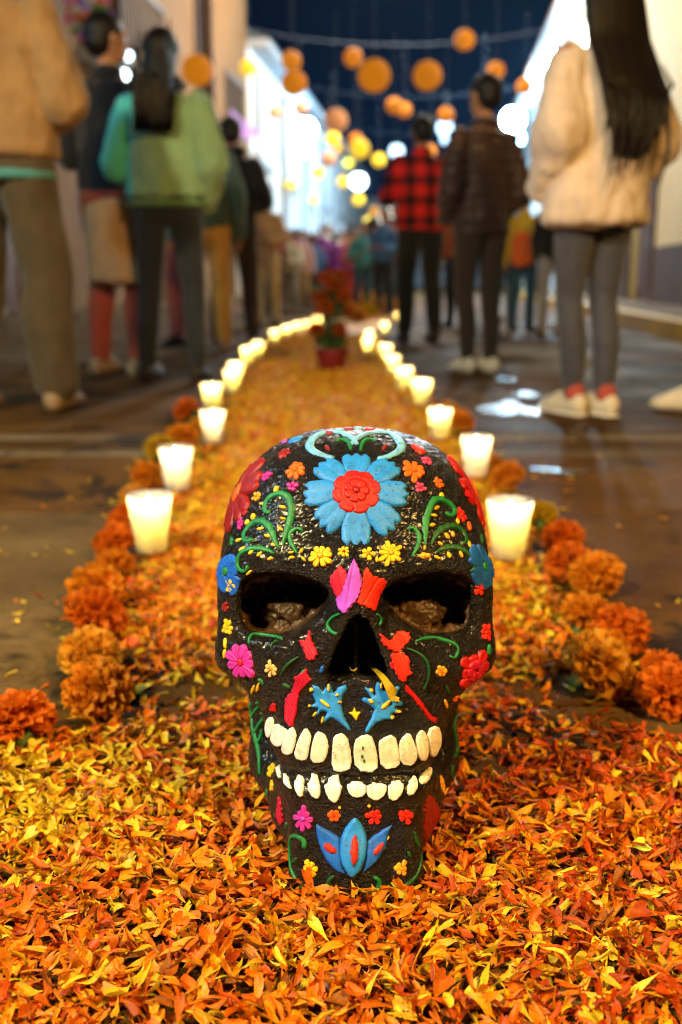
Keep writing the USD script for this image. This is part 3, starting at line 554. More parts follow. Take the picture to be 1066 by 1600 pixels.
# ---------------------------------------------------------------- street: stone slabs on a dark bed
YAW = math.radians(5.8); SA = np.array([math.sin(YAW), math.cos(YAW), 0]); SR = np.array([math.cos(YAW), -math.sin(YAW), 0])
def st(lat, along, z=0.0): return SR * lat + SA * along + np.array([0, 0, z])
def slab_material(name, a, b, c):
    return material(name, {
        'geo': ('geometry', {}), 'oi': ('object_info', {}),
        'n1': ('noise_texture', {'scale': 3.2, 'detail': 6., 'roughness': .62}), 'n2': ('noise_texture', {'scale': 60., 'detail': 4., 'roughness': .65}), 'n3': ('noise_texture', {'scale': 1.1, 'detail': 3.}),
        'off': ('vector_math', {'vector_type': 'add'}) if False else ('vector_math', {'math_type': 'add'}),
        'sc': ('math', {'math_type': 'multiply', 'value2': 37.}), 'cx': ('combine_xyz', {}),
        'ramp': ('rgb_ramp', {'ramp': [(.25, a), (.5, b), (.78, c)]}), 'r2': ('map_range', {'to_min': .72, 'to_max': 1.25}),
        'mul': ('mix_color', {'blend_type': 'multiply', 'fac': 1., 'use_clamp': False}),
        'fine': ('map_range', {'from_min': .3, 'from_max': .7, 'to_min': .75, 'to_max': 1.2}), 'mul2': ('mix_color', {'blend_type': 'multiply', 'fac': 1., 'use_clamp': False}),
        'rr': ('map_range', {'from_min': .38, 'from_max': .62, 'to_min': .66, 'to_max': .95, 'clamp': True}),
        'n5': ('noise_texture', {'scale': 2.6, 'detail': 5., 'roughness': .65, 'distortion': .6}), 'st': ('map_range', {'from_min': .53, 'from_max': .60, 'to_min': 1., 'to_max': .22, 'clamp': True}), 'mul3': ('mix_color', {'blend_type': 'multiply', 'fac': 1., 'use_clamp': False}), 'b': ('bump', {'strength': .8, 'distance': .006}), 'p': ('principled_bsdf', {'specular_ior_level': .13})},
        [('oi.random', 'sc.value1'), ('sc.value', 'cx.x'), ('sc.value', 'cx.y'), ('geo.position', 'off.vector1'), ('cx.vector', 'off.vector2'), ('off.vector', 'n1.vector'), ('geo.position', 'n2.vector'), ('geo.position', 'n3.vector'),
         ('n1.fac', 'ramp.fac'), ('oi.random', 'r2.value'), ('ramp.color', 'mul.a'), ('r2.result', 'mul.b'), ('n2.fac', 'fine.value'), ('mul.result', 'mul2.a'), ('fine.result', 'mul2.b'), ('geo.position', 'n5.vector'), ('n5.fac', 'st.value'), ('mul2.result', 'mul3.a'), ('st.result', 'mul3.b'), ('mul3.result', 'p.base_color'),
         ('n3.fac', 'rr.value'), ('rr.result', 'p.roughness'), ('n2.fac', 'b.height'), ('b.normal', 'p.normal')], surface='p.BSDF')
stone_dark = slab_material('street_stone', (.036, .0135, .0012), (.090, .038, .0022), (.145, .066, .007))
stone_pale = slab_material('pale_stone', (.10, .068, .034), (.16, .115, .06), (.22, .165, .095))
stone_mid = slab_material('worn_stone', (.060, .032, .008), (.120, .072, .022), (.19, .125, .050))
obj('ground', box((0, 40, -.16), (160, 160, .2)), simple('joint_earth', (.022, .015, .010), .8, var=.3, scale=12, space='world'), kind='structure')
street = xform('street', (0, 0, 0), kind='structure')
def slab(x0, x1, y0, y1, m, z=0.0):
    g = .0035; b = .0025; X0, X1, Y0, Y1 = x0 + g, x1 - g, y0 + g, y1 - g; tz = [z + RNG.normal(0, .0005) for _ in range(4)]
    o = [(X0, Y0), (X1, Y0), (X1, Y1), (X0, Y1)]; i = [(X0 + b, Y0 + b), (X1 - b, Y0 + b), (X1 - b, Y1 - b), (X0 + b, Y1 - b)]
    v = [(x, y, -.059) for x, y in o] + [(x, y, t - b * .8) for (x, y), t in zip(o, tz)] + [(x, y, t) for (x, y), t in zip(i, tz)]
    f = []
    for k in range(2):
        for j in range(4):
            a, c = k * 4 + j, k * 4 + (j + 1) % 4; f += [(a, c, c + 4), (a, c + 4, a + 4)]
    f += [(8, 9, 10), (8, 10, 11)]
    obj('paving_slab', (np.array(v), np.array(f)), m, street)
rows = [-.75, .16, 1.115, 2.13, 2.84, 2.95, 3.14, 3.25, 3.55, 4.35, 5.25, 6.2, 7.3, 8.4, 9.6, 11., 12.6, 14.4]
for k in range(len(rows) - 1):
    y0, y1 = rows[k], rows[k + 1]; lim = 1.5 + y1 * .62; x = -lim - RNG.uniform(0, 1)
    while x < lim:
        w = RNG.uniform(1.0, 1.9) * (1 if y1 - y0 > .4 else 1.4)
        narrow = y1 - y0 < .25
        m = (stone_pale if x < .2 else stone_mid) if narrow and k in (4, 6) else stone_mid if (k == 3 and x > .2) else (stone_mid if RNG.random() < .18 else stone_dark)
        slab(x, x + w, y0, y1, m); x += w
obj('far_street', box(st(0, 36, -.005) + [0, 0, 0], (30, 43, .01), -YAW), stone_dark, kind='structure')
# raised pavement with a yellow kerb on the right, and one on the left
def strip(lat0, lat1, a0, a1, z0, z1): return box(st((lat0 + lat1) / 2, (a0 + a1) / 2, (z0 + z1) / 2), (lat1 - lat0, a1 - a0, z1 - z0), -YAW)
obj('pavement', strip(2.06, 3.6, 6.0, 58, -.02, .155), stone_mid, kind='structure')
ky = simple('yellow_kerb_paint', (.55, .33, .03), .55, var=.45, scale=6, space='world')
kerb = xform('kerb', (0, 0, 0), kind='structure', label='yellow painted kerb along the right pavement')
for a in np.arange(6.0, 30, 1.2): obj('kerb_stone', strip(1.88, 2.055, a + .006, a + 1.194, -.02, .16), ky, kerb)
pav2 = obj('pavement', strip(-4.6, -3.9, 8, 58, -.02, .13), stone_mid, kind='structure')
# wet spots
water = material('puddle_water', {'geo': ('geometry', {}), 'n': ('noise_texture', {'scale': 42., 'detail': 4.}), 'b': ('bump', {'strength': .8, 'distance': .011}),
    'p': ('principled_bsdf', {'base_color': (.03, .028, .025), 'roughness': .10, 'specular_ior_level': .7})}, [('geo.position', 'n.vector'), ('n.fac', 'b.height'), ('b.normal', 'p.normal')], surface='p.BSDF')
def puddle(px, py, a, b, seed):
    c = ground(px, py); r = np.random.default_rng(seed); th = np.linspace(0, 2 * np.pi, 41)[:-1]
    k = 1 + sum(r.uniform(.03, .22) * np.sin(j * th + r.uniform(0, 6)) for j in range(2, 7))
    v = np.vstack([[c + [0, 0, .0052]], c + np.stack([a * k * np.cos(th), b * k * np.sin(th), np.full(40, .0045)], -1)])
    obj('puddle', (v, np.array([(0, 1 + i, 1 + (i + 1) % 40) for i in range(40)])), water, kind='structure')
puddle(797, 640, .12, .20, 3); puddle(822, 618, .07, .10, 8); puddle(876, 738, .05, .05, 4); puddle(788, 592, .05, .09, 6)

# ---------------------------------------------------------------- petals
def petal_material(name, col, tip):
    return material(name, {
        'tc': ('texture_coordinate', {}), 'oi': ('object_info', {}), 'geo': ('geometry', {}),
        'sx': ('separate_xyz', {}), 'mr': ('map_range', {'from_min': -.012, 'from_max': .012, 'to_min': 0., 'to_max': 1., 'clamp': True}),
        'mix': ('mix_color', {'a': col, 'b': tip}), 'n': ('noise_texture', {'scale': 420., 'detail': 3.}), 'nm': ('map_range', {'from_min': .3, 'from_max': .7, 'to_min': .72, 'to_max': 1.15}),
        'r2': ('map_range', {'to_min': .62, 'to_max': 1.12}), 'm1': ('mix_color', {'blend_type': 'multiply', 'fac': 1., 'use_clamp': False}), 'm2': ('mix_color', {'blend_type': 'multiply', 'fac': 1., 'use_clamp': False}),
        'p': ('principled_bsdf', {'roughness': .48, 'specular_ior_level': .35}), 't': ('translucent_bsdf', {}), 'mc': ('mix_closure', {'fac': .28})},
        [('tc.object', 'sx.vector'), ('sx.x', 'mr.value'), ('mr.result', 'mix.fac'), ('tc.object', 'n.vector'), ('n.fac', 'nm.value'), ('mix.result', 'm1.a'), ('nm.result', 'm1.b'), ('oi.random', 'r2.value'),
         ('m1.result', 'm2.a'), ('r2.result', 'm2.b'), ('m2.result', 'p.base_color'), ('m2.result', 't.color'), ('p.BSDF', 'mc.closure1'), ('t.BSDF', 'mc.closure2')], surface='mc.closure')
PET = dict(orange=petal_material('petal_orange', (.80, .31, .012), (.79, .215, .003)), deep=petal_material('petal_deep_orange', (.74, .22, .008), (.70, .135, .003)),
           red=petal_material('petal_red_orange', (.62, .12, .005), (.56, .065, .003)), gold=petal_material('petal_golden', (.82, .42, .02), (.83, .33, .005)),
           yellow=petal_material('petal_yellow', (.82, .55, .02), (.86, .60, .025)), brown=petal_material('petal_wilted', (.40, .16, .02), (.34, .09, .008)))
def petal_shape(L, W, bend, cup, notch, twist, r):
    ns, nc = 7, 5; s = np.linspace(0, 1, ns)[:, None]; c = np.linspace(-1, 1, nc)[None]
    hw = W * np.interp(s, [0, .25, .6, .85, 1], [.05, .22, .78, 1, .80]); x = L * (s - .5) - notch * L * (s ** 6) * np.cos(c * np.pi * 1.5) * .5
    y = hw * c; z = bend * L * (s - .4) ** 2 + cup * hw * (c ** 2) + .16 * hw * np.cos(c * 5.2 + r) + .10 * W * np.sin(s * 9 + c * 2 + r)
    a = twist * (s - .5); y, z = y * np.cos(a) - z * np.sin(a), y * np.sin(a) + z * np.cos(a)
    v = np.stack([x + 0 * c, y + .1 * W * np.sin(s * 3 + r), z], -1).reshape(-1, 3)
    i, j = np.meshgrid(np.arange(ns - 1), np.arange(nc - 1), indexing='ij'); q = np.stack([i * nc + j, (i + 1) * nc + j, (i + 1) * nc + j + 1, i * nc + j + 1], -1).reshape(-1, 4)
    return v, np.vstack([q[:, [0, 1, 2]], q[:, [0, 2, 3]]])
SHAPES = [petal_shape(.001 * RNG.uniform(17, 27), .001 * RNG.uniform(2.9, 5.2), RNG.uniform(-1.1, 1.5), RNG.uniform(-.5, 1.0), RNG.uniform(0, .22), RNG.uniform(-1.6, 1.6), k) for k in range(9)]
SHAPES += [petal_shape(.024, .0017, 1.9, .8, .1, 2.5, 2), petal_shape(.021, .0068, .5, .5, .2, .4, 5)]
def px_in(poly, p):
    q = to_px(p); g = sg.Polygon(poly); prepare(g); return contains_xy(g, q[:, 0], q[:, 1])
FRONT = [(-160, 1205), (40, 1165), (150, 1135), (240, 1120), (330, 1112), (395, 1090), (470, 1070), (650, 1070), (720, 1080), (800, 1092), (900, 1118), (990, 1150), (1220, 1215), (1300, 1800), (-250, 1800)]
LEFT_E = [(180, 1075), (190, 1000), (222, 890), (265, 775), (322, 700), (348, 640), (374, 590), (402, 555), (440, 525), (480, 508), (510, 498), (560, 487), (600, 478)]
RIGHT_E = [(900, 1075), (885, 1000), (836, 890), (786, 775), (733, 705), (688, 650), (653, 605), (623, 575), (603, 550), (588, 530), (590, 518), (610, 502), (638, 488), (650, 480)]
CARPET = LEFT_E + RIGHT_E[::-1]
def heights(n): return .002 + .013 * RNG.random(n) ** 1.6
def sow(x0, x1, y0, y1, dens):
    n = int((x1 - x0) * (y1 - y0) * dens); return np.stack([RNG.uniform(x0, x1, n), RNG.uniform(y0, y1, n), np.zeros(n)], -1)
def keep_out(p):
    d = skull_sdf(sk_local(p + [0, 0, .012])); return d > .003
pts = sow(-.62, .66, .50, 1.16, 23000); jig = pts + RNG.normal(0, .012, pts.shape) * [1, 1, 0]
q = to_px(pts); patch = meshkit.fbm(pts * [7, 7, 0] + 3, 3, 4)
sel = px_in(FRONT, jig) & keep_out(pts) & (RNG.random(len(pts)) < np.clip(1.5 - 1.6 * np.maximum(patch - .42, 0) * 2, .35, 1)) & (RNG.random(len(pts)) < np.where(pts[:, 1] > .98, .55, 1.0))
front = pts[sel]
p2 = sow(-.62, .66, 1.02, 2.6, 14500); j2 = p2 + RNG.normal(0, .018, p2.shape) * [1, 1, 0]
thin = np.where(p2[:, 1] < 1.2, .38, np.where(p2[:, 1] < 1.32, .7, 1.0))
mid = p2[px_in(CARPET, j2) & keep_out(p2) & (RNG.random(len(p2)) < thin)]
p3_ = sow(-1.2, 1.4, 2.6, 9.0, 4200); far = p3_[px_in(CARPET, p3_ + RNG.normal(0, .03, p3_.shape) * [1, 1, 0])]
p4_ = sow(-.85, .95, .52, 3.2, 260); q4 = to_px(p4_); loose = p4_[keep_out(p4_) & (RNG.random(len(p4_)) < np.exp(-np.maximum(np.abs(p4_[:, 0] - .01) - .42, 0) * 9))]
P_ = np.vstack([front, mid, far, loose]); zone = np.repeat([0, 1, 2, 3], [len(front), len(mid), len(far), len(loose)])
Q_ = to_px(P_); un = RNG.random(len(P_)); ncol = meshkit.fbm(P_ * [5, 5, 0] + 11, 3, 8)
# the heap is yellower at the near left, redder to the right; gold along the carpet paints in candle glow
yel = np.where(zone == 0, .09 + .92 * np.exp(-((P_[:, 0] + .36) / .19) ** 2 - ((P_[:, 1] - .87) / .15) ** 2) + .14 * (ncol > .58), np.where(zone == 1, .18 + .36 * (ncol > .54), .42))
redd = np.where(zone == 0, .08 + .40 * np.clip((P_[:, 0] - .02) / .25, 0, 1), .10)
col = np.full(len(P_), 'orange', dtype='<U8'); v_ = RNG.random(len(P_))
col[v_ < .38] = 'deep'; col[v_ > .74] = 'gold'; col[un < redd] = 'red'; col[un > 1 - yel] = 'yellow'; col[(RNG.random(len(P_)) < .05)] = 'brown'
col[(zone >= 1) & (P_[:, 1] > 1.6) & (v_ > .35) & (col != 'yellow')] = 'gold'  # extra golden petals stand in for candle light
P_[:, 2] = heights(len(P_)) + np.where(zone == 0, .004 * (patch.mean() > 0), 0); P_[zone == 3, 2] = .003
yaw = RNG.uniform(0, 2 * np.pi, len(P_)); til = RNG.normal(0, .38, (len(P_), 2)); til[zone == 3] *= .3
scl = RNG.uniform(.72, 1.18, len(P_)) * np.where(zone == 2, 1.5, np.where(zone == 1, 1.08, 1.0)); sh = RNG.integers(0, len(SHAPES), len(P_))
sh[(sh == 9) & (RNG.random(len(P_)) < .4)] = 3
def rotm(y, a, b):
    cy, sy, ca, sa, cb, sb = np.cos(y), np.sin(y), np.cos(a), np.sin(a), np.cos(b), np.sin(b)
    Z, O = np.zeros_like(y), np.ones_like(y)
    Rz = np.stack([np.stack([cy, -sy, Z], -1), np.stack([sy, cy, Z], -1), np.stack([Z, Z, O], -1)], -2)
    Rx = np.stack([np.stack([O, Z, Z], -1), np.stack([Z, ca, -sa], -1), np.stack([Z, sa, ca], -1)], -2)
    Ry = np.stack([np.stack([cb, Z, sb], -1), np.stack([Z, O, Z], -1), np.stack([-sb, Z, cb], -1)], -2)
    return Rz @ Ry @ Rx
R_ = rotm(yaw, til[:, 0], til[:, 1])
# the 300 that show largest: the nearest ones, lying on top
score = np.hypot(P_[:, 1], CAM_H) - P_[:, 2] * 6 + (np.abs(Q_[:, 0] - 533) > 560) * 5 + (Q_[:, 1] > 1615) * 5
big = np.argsort(score)[:300]; bigset = np.zeros(len(P_), bool); bigset[big] = True
LAB = dict(orange='bright orange marigold petal lying loose at the front edge of the petal carpet', deep='deep orange marigold petal lying loose at the front edge of the petal carpet',
           red='reddish orange marigold petal lying loose at the front edge of the petal carpet', gold='golden orange marigold petal lying loose at the front edge of the petal carpet',
           yellow='pure yellow marigold petal lying loose at the front edge of the petal carpet', brown='wilted brown marigold petal lying at the front edge of the petal carpet')
for i in big:
    c = str(col[i]); v, f = SHAPES[sh[i]]
    path = fresh('/World', 'marigold_petal'); qm = usdkit.mesh(stage, path, (v, f), PET[c], smooth=True)
    M = np.eye(4); M[:3, :3] = (R_[i] * scl[i]).T; M[3, :3] = P_[i] + [0, 0, .004]
    qm.AddTransformOp().Set(Gf.Matrix4d(*M.ravel().tolist())); data(qm.GetPrim(), LAB[c], 'petal', c.replace('deep', 'deep orange').replace('red', 'reddish').replace('gold', 'golden').replace('brown', 'wilted') + ' petals at the front edge')
def quat(R):
    w = np.sqrt(np.maximum(0, 1 + R[:, 0, 0] + R[:, 1, 1] + R[:, 2, 2])) / 2; x = np.sqrt(np.maximum(0, 1 + R[:, 0, 0] - R[:, 1, 1] - R[:, 2, 2])) / 2
    y = np.sqrt(np.maximum(0, 1 - R[:, 0, 0] + R[:, 1, 1] - R[:, 2, 2])) / 2; z = np.sqrt(np.maximum(0, 1 - R[:, 0, 0] - R[:, 1, 1] + R[:, 2, 2])) / 2
    return w, np.copysign(x, R[:, 2, 1] - R[:, 1, 2]), np.copysign(y, R[:, 0, 2] - R[:, 2, 0]), np.copysign(z, R[:, 1, 0] - R[:, 0, 1])
def scatter(path, P, R, s, which, protos, **kw):
    pi = UsdGeom.PointInstancer.Define(stage, path); names = []
    for k, (mesh_, m_) in enumerate(protos):
        pp = f'{path}/shape_{k:03d}'; usdkit.mesh(stage, pp, mesh_, m_, smooth=True); names.append(Sdf.Path(pp))
    pi.CreatePrototypesRel().SetTargets(names); pi.CreateProtoIndicesAttr(Vt.IntArray.FromNumpy(np.asarray(which, np.int32)))
    pi.CreatePositionsAttr(Vt.Vec3fArray.FromNumpy(P.astype(np.float32)))
    w, x, y, z = quat(R); pi.CreateOrientationsAttr(Vt.QuathArray([Gf.Quath(float(a), float(b), float(c), float(d)) for a, b, c, d in zip(w, x, y, z)]))
    pi.CreateScalesAttr(Vt.Vec3fArray.FromNumpy(np.repeat(s[:, None], 3, 1).astype(np.float32))); data(pi.GetPrim(), **kw)
cols = list(PET); protos = [(s, PET[c]) for c in cols for s in SHAPES]
rest = ~bigset; cidx = np.array([cols.index(c) for c in col])
scatter('/World/petal_carpet', P_[rest], R_[rest], scl[rest], (cidx * len(SHAPES) + sh)[rest], protos, label='carpet of loose orange and yellow marigold petals leading up the street', cat='petals', kind='stuff')
# matted layer of crushed petals under the farther carpet, golden to paint in candle glow
bed = sg.Polygon([tuple(ground(*c)[:2]) for c in CARPET]).buffer(-.05).intersection(sg.box(-3, 1.45, 3, 30))
bp, bt, bd = fill(np.array(bed.exterior.coords)[:-1], .06)
bz = np.where(bd > 0, .005 + .006 * meshkit.fbm(np.c_[bp * 14, 0 * bp[:, 0]], 3, 2), .002)
bed_m = material('petal_bed', {'geo': ('geometry', {}), 'v': ('voronoi_texture', {'scale': 75.}), 'n': ('noise_texture', {'scale': 9., 'detail': 4.}), 'ramp': ('rgb_ramp', {'ramp': [(0, (.40, .12, .004)), (.35, (.66, .24, .005)), (.65, (.76, .36, .008)), (1, (.82, .50, .015))]}),
    'sep': ('separate_color', {}), 'av': ('mix_float', {'fac': .35}), 'b': ('bump', {'strength': 1., 'distance': .008}), 'p': ('principled_bsdf', {'roughness': .6, 'specular_ior_level': .3})},
    [('geo.position', 'v.vector'), ('geo.position', 'n.vector'), ('v.color', 'sep.color'), ('sep.r', 'av.a'), ('n.fac', 'av.b'), ('av.result', 'ramp.fac'), ('ramp.color', 'p.base_color'), ('v.distance', 'b.height'), ('b.normal', 'p.normal')], surface='p.BSDF')
obj('petal_bed', (np.c_[bp, bz], bt), bed_m, smooth=True, kind='stuff', label='matted layer of crushed petals beneath the farther carpet', cat='petals')
# the petal stuck on the skull's upper lip, and the green scrap at the right
c_ = np.array([(549, 1046), (556, 1042), (566, 1043), (580, 1054), (596, 1066), (611, 1076), (617, 1084)], float); pp_, _, _ = skull_trace(c_[:, 0], c_[:, 1]); pp_, nn_ = skull_put(pp_)
pp_ = pp_ + nn_ * np.array([.006, .0065, .006, .006, .0055, .006, .005])[:, None]
u_ = CubicSpline(np.linspace(0, 1, 7), pp_)(np.linspace(0, 1, 24)); wd = np.interp(np.linspace(0, 1, 24), [0, .4, .75, .9, 1], [.0006, .0013, .0032, .0058, .004])
sd_ = np.cross(np.gradient(u_, axis=0), nn_.mean(0)); sd_ /= np.linalg.norm(sd_, axis=1, keepdims=True)
vv = np.concatenate([u_ - sd_ * wd[:, None], u_ + nn_.mean(0) * -.0008, u_ + sd_ * wd[:, None]]); ff = []
for i in range(23):
    for a in (0, 24): ff += [(a + i, a + i + 1, a + 24 + i + 1), (a + i, a + 24 + i + 1, a + 24 + i)]
obj('marigold_petal', (vv, np.array(ff)), PET['yellow'], smooth=True, label='long curved yellow petal stuck below the nose of the skull', cat='petal')
g_ = ground(993, 1356); v, f = petal_shape(.020, .0085, .3, .25, .0, .2, 1)
qm = usdkit.mesh(stage, fresh('/World', 'green_leaf'), (v @ rotm(np.array([.3]), np.array([.1]), np.array([.1]))[0].T + g_ + [0, 0, .02], f), simple('lime_leaf', (.38, .50, .03), .4), smooth=True); data(qm.GetPrim(), 'small lime green leaf lying on the petals right of the skull', 'leaf')

# ---------------------------------------------------------------- marigold blooms
def bloom(seed, n=380, R=.036, flat=.82):
    r = np.random.default_rng(seed); V_, F_ = [], []; k0 = 0
    for i in range(n):
        z = 1 - 1.62 * (i + .5) / n; a = i * 2.39996 + r.normal(0, .12); d = np.array([math.sqrt(max(0, 1 - z * z)) * math.cos(a), math.sqrt(max(0, 1 - z * z)) * math.sin(a), z])
        t1 = np.cross(d, [0, 0, 1.0]); t1 /= np.linalg.norm(t1) + 1e-9; t2 = np.cross(d, t1); ph = r.uniform(0, 6.28); t1, t2 = t1 * math.cos(ph) + t2 * math.sin(ph), -t1 * math.sin(ph) + t2 * math.cos(ph)
        L, W = R * r.uniform(.80, 1.12), R * r.uniform(.11, .19); lean = r.uniform(.18, .55)
        s = np.linspace(.35, 1, 4)[:, None]; c = np.linspace(-1, 1, 4)[None]
        hw = W * np.interp(s, [.35, .7, .9, 1], [.3, .8, 1.15, .95]); wave = .55 * W * np.sin(c * 3.2 + ph) * np.clip(s - .5, 0, 1) * 2
        p = d * (L * s - .10 * L * (s > .95) * np.abs(c) ** 2)[..., None] + t1 * (hw * c)[..., None] + t2 * (wave + lean * L * (s - .35) ** 2 * 1.6)[..., None]
        p[..., 2] *= flat; V_.append(p.reshape(-1, 3)); i_, j_ = np.meshgrid(np.arange(3), np.arange(3), indexing='ij'); q = np.stack([i_ * 4 + j_, (i_ + 1) * 4 + j_, (i_ + 1) * 4 + j_ + 1, i_ * 4 + j_ + 1], -1).reshape(-1, 4) + k0
        F_.append(np.vstack([q[:, [0, 1, 2]], q[:, [0, 2, 3]]])); k0 += 16
    return np.vstack(V_), np.vstack(F_)
def bloom_material(name, outer, inner):
    return material(name, {'geo': ('geometry', {}), 'oi': ('object_info', {}), 'tc': ('texture_coordinate', {}), 'len': ('vector_math', {'math_type': 'length'}),
        'mr': ('map_range', {'from_min': .016, 'from_max': .036, 'to_min': 0., 'to_max': 1., 'clamp': True}), 'mix': ('mix_color', {'a': inner, 'b': outer}), 'ri': ('map_range', {'to_min': .75, 'to_max': 1.12}),
        'm': ('mix_color', {'blend_type': 'multiply', 'fac': 1., 'use_clamp': False}), 'p': ('principled_bsdf', {'roughness': .6, 'specular_ior_level': .25}), 't': ('translucent_bsdf', {}), 'mc': ('mix_closure', {'fac': .5})},
        [('tc.object', 'len.vector1'), ('len.value', 'mr.value'), ('mr.result', 'mix.fac'), ('geo.random_per_island', 'ri.value'), ('mix.result', 'm.a'), ('ri.result', 'm.b'), ('m.result', 'p.base_color'), ('m.result', 't.color'), ('p.BSDF', 'mc.closure1'), ('t.BSDF', 'mc.closure2')], surface='mc.closure')
BM = dict(orange=bloom_material('bloom_orange', (.95, .36, .014), (.90, .26, .006)), deep=bloom_material('bloom_deep_orange', (.92, .24, .010), (.86, .15, .004)), yellow=bloom_material('bloom_yellow', (.82, .55, .02), (.6, .28, .01)), amber=bloom_material('bloom_amber', (.95, .47, .035), (.92, .36, .012)))
calyx_m = simple('calyx_green', (.06, .12, .02), .6)
BLOOMS = {}
for c in BM:
    for k in range(2):
        kp = klass(f'bloom_class_{c}_{k}'); V_, F_ = bloom(k * 7 + len(c)); d_ = np.linalg.norm(V_, axis=1)
        usdkit.mesh(stage, kp + '/petals', (V_, F_), BM[c], smooth=True)
        usdkit.mesh(stage, kp + '/calyx', lathe([(0, -.034), (.006, -.034), (.010, -.026), (.013, -.016), (.010, -.008), (0, -.006)], 14), calyx_m, smooth=True); BLOOMS[c, k] = kp
MG = [(30, 1128, 52, 'deep', 'red-orange marigold bloom cut by the left frame edge'), (152, 1078, 50, 'orange', 'fluffy orange marigold at the front end of the left row'), (140, 1022, 44, 'amber', 'amber marigold second from the front in the left row'),
      (150, 962, 48, 'deep', 'red-orange marigold third from the front in the left row'), (152, 922, 44, 'orange', 'orange marigold fourth from the front in the left row'), (178, 884, 30, 'orange', 'small orange marigold just left of the foot of the nearest left candle'),
      (180, 850, 34, 'deep', 'dark orange marigold beside the nearest left candle'), (200, 812, 30, 'deep', 'deep orange marigold behind the nearest left candle'), (233, 745, 27, 'orange', 'orange marigold left of the second left candle'),
      (250, 700, 24, 'yellow', 'yellow marigold behind the second left candle'), (284, 684, 24, 'orange', 'orange marigold between the second and third left candles'), (290, 640, 20, 'deep', 'lone deep orange marigold left of the third left candle'),
      (936, 1040, 54, 'amber', 'round amber marigold at the front end of the right row'), (970, 985, 42, 'deep', 'deep orange marigold on the outer side near the right row front'), (920, 962, 40, 'orange', 'orange marigold behind the round amber one, right row'),
      (930, 898, 40, 'orange', 'large orange marigold in the middle of the right row'), (888, 880, 36, 'deep', 'deep orange marigold nearest the skull, middle right row'), (880, 842, 32, 'deep', 'red-orange marigold right of the nearest right candle'),
      (846, 804, 24, 'yellow', 'yellow marigold behind the nearest right candle'), (792, 745, 26, 'orange', 'orange marigold right of the second right candle'), (768, 728, 22, 'amber', 'amber marigold at the foot of the second right candle'),
      (722, 658, 20, 'orange', 'orange marigold between the second and third right candles'), (1046, 1082, 46, 'deep', 'red-orange marigold lying apart at the right frame edge'), (1036, 1048, 34, 'deep', 'smaller red-orange marigold touching the one at the right edge'),
      (700, 640, 16, 'amber', 'small amber marigold beside the third right candle'), (308, 668, 17, 'amber', 'small amber marigold left of the third left candle'), (212, 778, 24, 'amber', 'amber marigold hidden behind the nearest left candle'), (955, 1010, 30, 'orange', 'half hidden orange marigold behind the front right bloom')]
for px, py in ((560, 494), (576, 486), (592, 480), (608, 477), (570, 474), (548, 486), (586, 470), (601, 468)): MG.append((px, py, 13, 'amber' if px % 3 else 'yellow', 'golden marigold in the heap at the far end, right of the pot'))
for i, (px, py, r, c, lab) in enumerate(MG):
    g = ground(px, py, .026); s = r * np.linalg.norm(g - [0, 0, CAM_H]) / FPX / .036; g = ground(px, py, .026 * s)
    copy(BLOOMS[c, i % 2], 'marigold', g, rz=(i * 77) % 360, scale=s, tilt=(RNG.uniform(-35, 35), RNG.uniform(-35, 35)), label=lab, cat='marigold', group='golden marigolds heaped at the far end of the carpet' if 'heap' in lab else None)
# ---------------------------------------------------------------- candles in glasses
glass_m = material('candle_glass', {'lw': ('layer_weight', {'blend': .5}), 'pw': ('math', {'math_type': 'power', 'value2': 4.}), 'f': ('math', {'math_type': 'multiply_add', 'value2': .35, 'value3': .03}), 't': ('transparent_bsdf', {'color': (.97, .97, .95)}), 'g': ('glossy_bsdf', {'roughness': .03}), 'm': ('mix_closure', {})}, [('lw.facing', 'pw.value1'), ('pw.value', 'f.value1'), ('f.value', 'm.fac'), ('t.BSDF', 'm.closure1'), ('g.BSDF', 'm.closure2')], surface='m.closure')
wax_m = material('candle_wax', {'p': ('principled_bsdf', {'base_color': (.78, .68, .34), 'roughness': .5, 'subsurface_weight': 1.0, 'subsurface_scale': .04, 'subsurface_radius': (1.0, .84, .38), 'subsurface_method': 'random_walk'})}, surface='p.BSDF')
wax_white_lit = material('wax_painted_white_light', {'p': ('principled_bsdf', {'base_color': (.80, .75, .62), 'roughness': .5, 'subsurface_weight': 1.0, 'subsurface_scale': .04, 'subsurface_radius': (1.0, .9, .6), 'subsurface_method': 'random_walk'})}, surface='p.BSDF')  # whiter wax colour stands in for white ambient light on it
FLAME = 500.
flame_m = emitter('candle_flame', (1.0, .62, .22), FLAME); wick_m = simple('wick', (.01, .01, .01), .9)
CC = []
